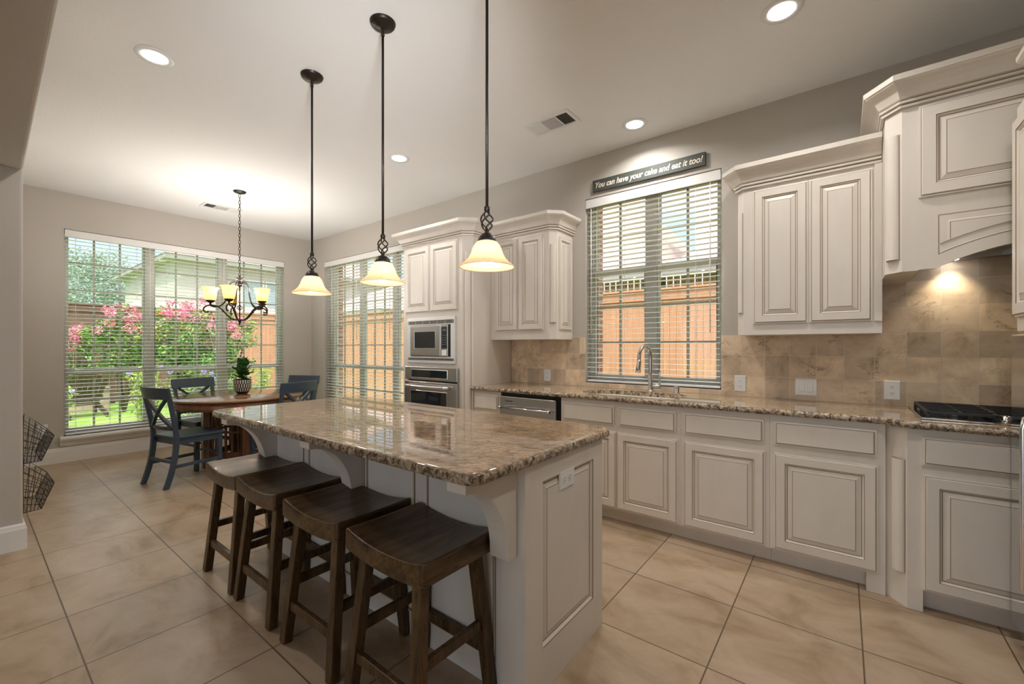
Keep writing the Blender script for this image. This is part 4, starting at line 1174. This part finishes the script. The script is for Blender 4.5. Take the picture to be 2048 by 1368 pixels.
def big_leaf(mb, basep, az, el, ln, wd, roll=0):
    d = Vector((math.cos(az)*math.cos(el), math.sin(az)*math.cos(el), math.sin(el)))
    sd_ = Vector((-math.sin(az), math.cos(az), 0)); nn = d.cross(sd_)
    sd_ = sd_*math.cos(roll)+nn*math.sin(roll); nn = d.cross(sd_)
    vs = []; n = 7
    for i in range(n+1):
        f = i/n; w = wd*(math.sin(PI*min(f*1.02, 1)**.72)**.8)*(.65+.5*f) if 0 < f < 1 else .002
        c = Vector(basep)+d*ln*f-nn*(-.12*ln*f*f)
        for u in (-1, -.5, 0, .5, 1): vs.append(tuple(c+sd_*w*u+nn*(.25*w*abs(u)+.008*math.sin(f*9+u*3))))
    mb.add(vs, [(5*i+j, 5*i+j+1, 5*i+j+6, 5*i+j+5) for i in range(n) for j in range(4)], 0, True)
for k in range(17):
    lv = MB(); h = .16+.16*k/16
    az = k*2.4+.4; el = .15+.9*k/16+rnd.uniform(-.1, .1)
    big_leaf(lv, (px, py, pz+h), az, el, rnd.uniform(.11, .14), rnd.uniform(.056, .072), rnd.uniform(-.3, .3))
    lv.build('leaf', M['figleaf'], pt)

# wire wall baskets on the left wall, seen edge-on
def basket(zb, label):
    x0, x1, yw = 2.26, 2.66, -3.298
    t = thing('wire_basket', ((x0+x1)/2, yw, zb), label, 'wire basket', 'black wire wall baskets')
    A = (yw+.004, zb+.32); B = (yw+.145, zb+.165); Cc = (yw+.085, zb+.005); D = (yw+.004, zb+.0)
    w = MB()
    def ln(p, q, r=.0018): w.tube([p, q], r, 5)
    rim = MB()
    for x in (x0, x1):
        rim.tube([(x, *D), (x, *A), (x, *B), (x, *Cc), (x, *D)], .003, 6)
    for p in (A, B, Cc, D): rim.tube([(x0, *p), (x1, *p)], .003, 6)
    rim.build('rim', M['iron'], t)
    n = 10
    for i in range(1, n):
        x = x0+(x1-x0)*i/n; ln((x, *A), (x, *D)); ln((x, *B), (x, *Cc)); ln((x, *Cc), (x, *D))
    for k in range(1, 7):
        f = k/7
        z = A[1]+(D[1]-A[1])*f; ln((x0, A[0], z), (x1, A[0], z))
        p = tuple(B[i]+(Cc[i]-B[i])*f for i in (0, 1)); ln((x0, *p), (x1, *p))
    # side meshes
    for x in (x0, x1):
        for k in range(1, 5):
            f = k/5
            p = tuple(A[i]+(B[i]-A[i])*f for i in (0, 1)); q = tuple(D[i]+(Cc[i]-D[i])*f for i in (0, 1)); ln((x, *p), (x, *q))
        for k in range(1, 6):
            f = k/6
            p = tuple(A[i]+(D[i]-A[i])*f for i in (0, 1)); q = tuple(B[i]+(Cc[i]-B[i])*f for i in (0, 1)); ln((x, *p), (x, *q))
    w.build('wire_mesh', M['iron'], t)
basket(.525, 'upper one of two black wire baskets on the left wall end')
basket(.2, 'lower one of two black wire baskets on the left wall end')

# ================================================================== OUTDOORS
GZ = -.16
struct(MB().box((-60, -40, GZ-.1), (-.27, 40, GZ)).box((-.27, .27, GZ-.1), (40, 40, GZ)).build('lawn', M['grass']))

def fence(name, p, q, h, m, label, board=.105, face=1):
    p, q = Vector((*p, 0)), Vector((*q, 0)); d = (q-p); ln = d.length; d.normalize(); nn = Vector((d.y, -d.x, 0))*face
    t = thing(name, (p.x, p.y, GZ), label, 'fence', 'garden fences')
    b = MB(); n = int(ln/board); rr = random.Random(5)
    for i in range(n):
        c = p+d*(board*(i+.5)); off = rr.uniform(-.003, .003)
        w = board*.5-rr.choice([.0008, .0012, .0025, .0035])
        a0, a1 = c-d*w+nn*off, c+d*w+nn*(off+.016)
        vs = []
        for z in (GZ+.03, GZ+h-rr.uniform(0, .012)):
            for s_, k in ((-1, 0), (1, 0), (1, 1), (-1, 1)):
                pt_ = c+d*w*s_+nn*(off+.016*k); vs.append((pt_.x, pt_.y, z))
        b.add(vs, [(0, 1, 2, 3), (7, 6, 5, 4), (0, 4, 5, 1), (1, 5, 6, 2), (2, 6, 7, 3), (3, 7, 4, 0)])
    b.build('boards', m, t)
    r = MB()
    e0, e1 = p+nn*.034, q+nn*.034
    r.beam((e0.x, e0.y, GZ+h-.075), (e1.x, e1.y, GZ+h-.075), .03, .15)
    e0, e1 = p+nn*.01, q+nn*.01
    r.beam((e0.x, e0.y, GZ+h+.02), (e1.x, e1.y, GZ+h+.02), .15, .035)
    r.build('top_rail', m, t)
    po = MB(); k = 0
    while k <= ln:
        c = p+d*k-nn*.05; po.box((c.x-.045, c.y-.045, GZ+.001), (c.x+.045, c.y+.045, GZ+h)); k += 2.4
    po.build('posts', m, t)
    return t
fence('fence', (-8.0, 1.25), (-8.0, -12.0), 2.5, M['darkfence'], 'dark brown board fence behind the pink flowering bushes', .13, -1)
fence('fence', (-8.0, 3.2), (-8.0, 1.25), 2.5, M['cedar'], 'orange cedar fence across the garden behind the chandelier', .13, -1)
fence('fence', (-8.0, 3.3), (13.0, 3.3), 2.36, M['cedar'], 'orange cedar fence along the side windows, running past the sink', .10, 1)

def hip_house(name, x0, x1, y0, y1, ze, zr, ov, wallm, roofm, label, gz=GZ):
    t = thing(name, ((x0+x1)/2, (y0+y1)/2, gz), label, 'house', 'neighbouring houses')
    MB().box((x0, y0, gz), (x1, y1, ze-.02)).build('wall', wallm, t)
    a0, a1, b0, b1 = x0-ov, x1+ov, y0-ov, y1+ov
    MB().box((a0, b0, ze-.02), (a1, b1, ze+.16)).build('fascia', M['fascia'], t)
    dx_, dy_ = a1-a0, b1-b0; h_ = min(dx_, dy_)/2
    vs = [(a0-.03, b0-.03, ze+.161), (a1+.03, b0-.03, ze+.161), (a1+.03, b1+.03, ze+.161), (a0-.03, b1+.03, ze+.161)]
    if dx_ >= dy_: rp = [(a0+h_, (b0+b1)/2, zr), (a1-h_, (b0+b1)/2, zr)]; fs = [(0, 1, 5, 4), (1, 2, 5), (2, 3, 4, 5), (3, 0, 4)]
    else: rp = [((a0+a1)/2, b0+h_, zr), ((a0+a1)/2, b1-h_, zr)]; fs = [(0, 1, 4), (1, 2, 5, 4), (2, 3, 5), (3, 0, 4, 5)]
    MB().add(vs+rp, fs+[(3, 2, 1, 0)]).build('roof', roofm, t)
    return t
# two-storey house beyond the back fence
hb_ = hip_house('house', -24, -15, 1.9, 12.0, 4.95, 8.6, .45, M['siding'], M['roof'], 'two-storey house with tan walls beyond the garden, seen right of the chandelier')
for y0, y1 in ((4.4, 5.25), (5.45, 6.3)):
    w = MB().box((-15.0, y0-.07, 3.05), (-14.95, y1+.07, 4.45)).build('window', M['trim'], hb_)
    g_ = MB().box((-14.955, y0, 3.12), (-14.94, y1, 4.38)).build('pane', M['winglass'], hb_)
    g_.parent = w; 
MB().box((-15.0, 2.2, 2.55), (-13.4, 6.3, 2.62)).add([(-15.0, 2.2, 3.2), (-15.0, 6.3, 3.2), (-13.4, 6.3, 2.62), (-13.4, 2.2, 2.62)], [(0, 1, 2, 3)]).build('porch_roof', M['roof'], hb_)
# small roof far left
hip_house('house', -24, -15, -12.0, -3.3, 2.55, 4.3, .4, M['siding_light'], M['siding'], 'low house with pale roof peeking over the dark fence at the far left')
# next-door house along the side fence: tall roof on the left, low roof and a white upper wall on the right
ha = hip_house('house', -3.5, 3.1, 6.6, 17.0, 2.95, 8.0, .5, M['brick'], M['roof'], 'brick next-door house with tall pinkish shingle roof behind the fence, left in the sink window')
hc_ = thing('house', (9, 9, GZ), 'white-walled house part with low pinkish roof behind the fence, right in the sink window', 'house', 'neighbouring houses')
MB().box((3.65, 6.7, GZ), (15, 9.0, 2.92)).build('wall', M['brick'], hc_)
MB().box((3.65, 6.1, 2.93), (15, 9.0, 3.08)).build('fascia', M['fascia'], hc_)
MB().add([(3.65, 6.05, 3.081), (15, 6.05, 3.081), (15, 8.9, 3.95), (3.65, 8.9, 3.95), (3.65, 8.9, 3.081), (15, 8.9, 3.081)], [(0, 1, 2, 3), (0, 3, 4), (1, 5, 2), (3, 2, 5, 4), (0, 4, 5, 1)]).build('roof', M['roof'], hc_)
MB().box((3.7, 9.01, GZ), (15, 14, 8.4)).build('upper_wall', mat('white_stucco', (.86, .85, .82), .9), hc_)
def lattice(p, x0, x1):
    lat = MB(); n_ = int((x1-x0)/.15)
    lat.box((x0, 6.04, 2.46), (x1, 6.075, 2.485)); lat.box((x0, 6.04, 2.86), (x1, 6.075, 2.88))
    for k in range(n_): lat.box((x0+.15*k, 6.045, 2.47), (x0+.018+.15*k, 6.07, 2.86))
    for k in range(0, n_, 6): lat.box((x0+.15*k, 6.04, 2.88), (x0+.05+.15*k, 6.075, 2.93))
    return lat.build('lattice', M['trim'], p)
lattice(ha, -.5, 3.4); lattice(hc_, 3.7, 9.5)
hip_house('house', -14.0, -8.2, 7.2, 13.0, 2.7, 4.5, .4, M['siding_light'], M['roof'], 'low house with pinkish hip roof seen through the tall side window')

def leaves(n, shape, size, rr, asp=2.0):
    mb = MB()
    for _ in range(n):
        c = Vector(shape(rr)); a = rr.uniform(0, 2*PI); b = rr.uniform(-.9, .9)
        d = Vector((math.cos(a)*math.cos(b), math.sin(a)*math.cos(b), math.sin(b))); s_ = d.cross(Vector((rr.uniform(-1, 1), rr.uniform(-1, 1), rr.uniform(-.3, 1)))).normalized()
        l = size*rr.uniform(.7, 1.3); w = l/asp; n_ = d.cross(s_)
        mb.add([c-d*l/2, c+s_*w/2+n_*w*.15, c+d*l/2, c-s_*w/2+n_*w*.15], [(0, 1, 2, 3)])
    return mb
def clumps(cs, r):
    def f(rr):
        c = rr.choice(cs); rad = r*rr.uniform(.55, 1.0)
        a = rr.uniform(0, 2*PI); z = rr.uniform(-1, 1); q = math.sqrt(1-z*z)
        return c[0]+rad*q*math.cos(a), c[1]+rad*q*math.sin(a), c[2]+rad*z
    return f
def blob_centres(c, rad, n, rr):
    out = []
    for _ in range(n):
        a = rr.uniform(0, 2*PI); z = rr.uniform(-1, 1); q = math.sqrt(1-z*z); k = rr.uniform(.5, .92)
        out.append((c[0]+rad[0]*k*q*math.cos(a), c[1]+rad[1]*k*q*math.sin(a), c[2]+rad[2]*k*z))
    return out
def tree(x, y, h, r, label, seed, leafm='treeleaf', size=.15, n=17000):
    rr = random.Random(seed)
    t = thing('tree', (x, y, GZ), label, 'tree', 'trees beyond the back fence')
    MB().tube([(x, y, GZ), (x+.1, y, h*.4), (x, y+.1, h*.62)], [.22, .17, .1], 8).build('trunk', M['bark'], t)
    cs = blob_centres((x, y, h*.60), (r, r, h*.40), 26, rr)
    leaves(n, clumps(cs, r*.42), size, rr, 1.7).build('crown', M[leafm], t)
    return t
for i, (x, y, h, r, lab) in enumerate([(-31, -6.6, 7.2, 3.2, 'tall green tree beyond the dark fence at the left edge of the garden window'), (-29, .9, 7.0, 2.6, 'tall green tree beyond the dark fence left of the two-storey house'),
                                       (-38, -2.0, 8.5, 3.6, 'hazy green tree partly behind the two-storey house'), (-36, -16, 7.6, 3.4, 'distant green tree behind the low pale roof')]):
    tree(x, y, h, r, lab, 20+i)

def flowering_bush(x, y, h, r, label, seed, nl=2600, nb=24):
    rr = random.Random(seed)
    t = thing('flowering_bush', (x, y, GZ), label, 'bush', 'pink flowering bushes in the garden')
    st_ = MB()
    for k in range(6):
        a = rr.uniform(0, 2*PI); st_.tube([(x, y, GZ), (x+.35*r*math.cos(a), y+.35*r*math.sin(a), GZ+h*.45), (x+.7*r*math.cos(a), y+.7*r*math.sin(a), GZ+h*.8)], [.035, .025, .012], 6)
    st_.build('stems', M['bark'], t)
    cs = blob_centres((x, y, GZ+h*.62), (r*1.08, r*1.08, h*.36), 34, rr)
    leaves(nl, clumps(cs, r*.38), .085, rr, 1.9).build('foliage', M['leaf'], t)
    top = sorted(blob_centres((x+.25*r, y, GZ+h*.60), (r*1.12, r*1.12, h*.44), nb*3, rr), key=lambda c: -c[2]-c[0]*.4)[:max(4, int(nb*.62))]
    leaves(nb*38, clumps(top, .115), .05, rr, 1.2).build('blossoms', M['bloom'], t)
    am = sorted(cs, key=lambda c: -c[2])[:9]
    leaves(420, clumps(am, r*.36), .075, rr, 1.9).build('young_leaves', M['amber'], t)
    return t
flowering_bush(-7.35, -1.95, 2.0, .50, 'small pink flowering bush behind the stone seat wall, leftmost in the window', 41, 1500, 16)
flowering_bush(-5.9, -1.3, 2.45, .68, 'pink flowering bush right behind the garden chair', 44, 3800, 24)
flowering_bush(-5.2, -.35, 2.65, .64, 'tallest pink flowering bush, behind the first window mullion', 42, 4200, 26)
flowering_bush(-4.3, .25, 2.35, .56, 'pink flowering bush just left of the chandelier in the garden', 43, 3800, 20)
def plant(x, y, h, r, leafm, label, seed, n=500, bloom=0, size=.10):
    rr = random.Random(seed)
    t = thing('garden_plant', (x, y, GZ), label, 'plant', 'low garden plants under the window')
    cs = []
    st_ = MB()
    for k in range(12):
        a = rr.uniform(0, 2*PI); q = r*rr.uniform(.2, 1); hh_ = h*rr.uniform(.7, 1)
        st_.tube([(x+q*.3*math.cos(a), y+q*.3*math.sin(a), GZ), (x+q*math.cos(a), y+q*math.sin(a), GZ+hh_)], .006, 5)
        for j in range(7): f = (j+1)/7; cs.append((x+q*(.3+.7*f)*math.cos(a), y+q*(.3+.7*f)*math.sin(a), GZ+hh_*f))
    st_.build('stems', M['leaf'], t)
    leaves(n, clumps(cs, .07), size, rr, 3.4).build('foliage', M[leafm], t)
    if bloom:
        bl = [(x+r*rr.uniform(-1, 1), y+r*rr.uniform(-1, 1), GZ+h*rr.uniform(.85, 1.05)) for _ in range(bloom)]
        leaves(bloom*30, clumps(bl, .045), .035, rr, 1.3).build('blossoms', M['purple'], t)
    return t
plant(-1.9, -1.72, 1.12, .30, 'leafy', 'light green leafy plant outside the first window mullion', 51, 900, 2)
plant(-2.2, -1.0, 1.0, .42, 'leaf', 'green plant with purple blooms outside, behind the far blue chair', 52, 1000, 5)
plant(-2.4, -.15, .85, .40, 'leaf', 'green plant outside, behind the potted fig', 53, 800, 2)
plant(-6.6, 1.9, .95, .38, 'leafy', 'yellow-green shrub at the foot of the cedar fence', 54, 700, 0, .09)
plant(-4.3, -2.45, .75, .22, 'leafy', 'small plant beside the brown garden chair with a purple bloom', 55, 260, 2)

# adirondack chair and stone seat wall
AX, AY = -5.6, -2.02
ad = thing('garden_chair', (AX, AY, GZ), 'weathered brown slatted garden chair on the lawn outside, seen from behind', 'garden chair', rotz=math.radians(8))
def adl(u, v, z): return (AX+u, AY+v, GZ+z)      # u: away from the house is -x; back faces the house
a_ = math.radians(8)
def place(mb, name):
    c_, s_ = math.cos(0), math.sin(0)
    return mb.build(name, M['adir'], ad, bevel=.004)
for k in range(7):
    v = -.27+.09*k; topz = .98-.10*abs(k-3)**1.5/3
    mb = MB().beam(adl(.05+.02, v*.80, .28), adl(.36, v*1.05, topz), .075, .018, up=(1, 0, .3)); place(mb, 'back_slat')
for z, w, u in ((.40, .6, .14), (.68, .66, .27)):
    place(MB().beam(adl(u, -w/2, z), adl(u, w/2, z), .03, .07), 'back_rail')
for s_ in (-1, 1):
    place(MB().box(adl(-.52, s_*.36-.07, .55), adl(.22, s_*.36+.07, .572)), 'arm')
    place(MB().box(adl(-.45, s_*.33-.02, .001), adl(-.36, s_*.33+.02, .548)), 'front_leg')
    place(MB().beam(adl(-.45, s_*.28, .36), adl(.46, s_*.28, .04), .03, .11), 'rear_leg')
seat = MB()
for k in range(6): seat.beam(adl(-.44+.09*k, -.28, .40-.03*k), adl(-.44+.09*k, .28, .40-.03*k), .075, .02)
place(seat, 'seat')
wl_ = thing('stone_seat_wall', (-6.6, -2.3, GZ), 'low wall of tan paver stones behind the garden chair', 'stone wall')
MB().beam((-6.75, -4.2, GZ+.235), (-6.55, -1.45, GZ+.235), .30, .468).build('courses', M['paver'], wl_)
MB().beam((-6.75, -4.22, GZ+.50), (-6.55, -1.43, GZ+.50), .36, .06).build('cap_stones', M['paver'], wl_)
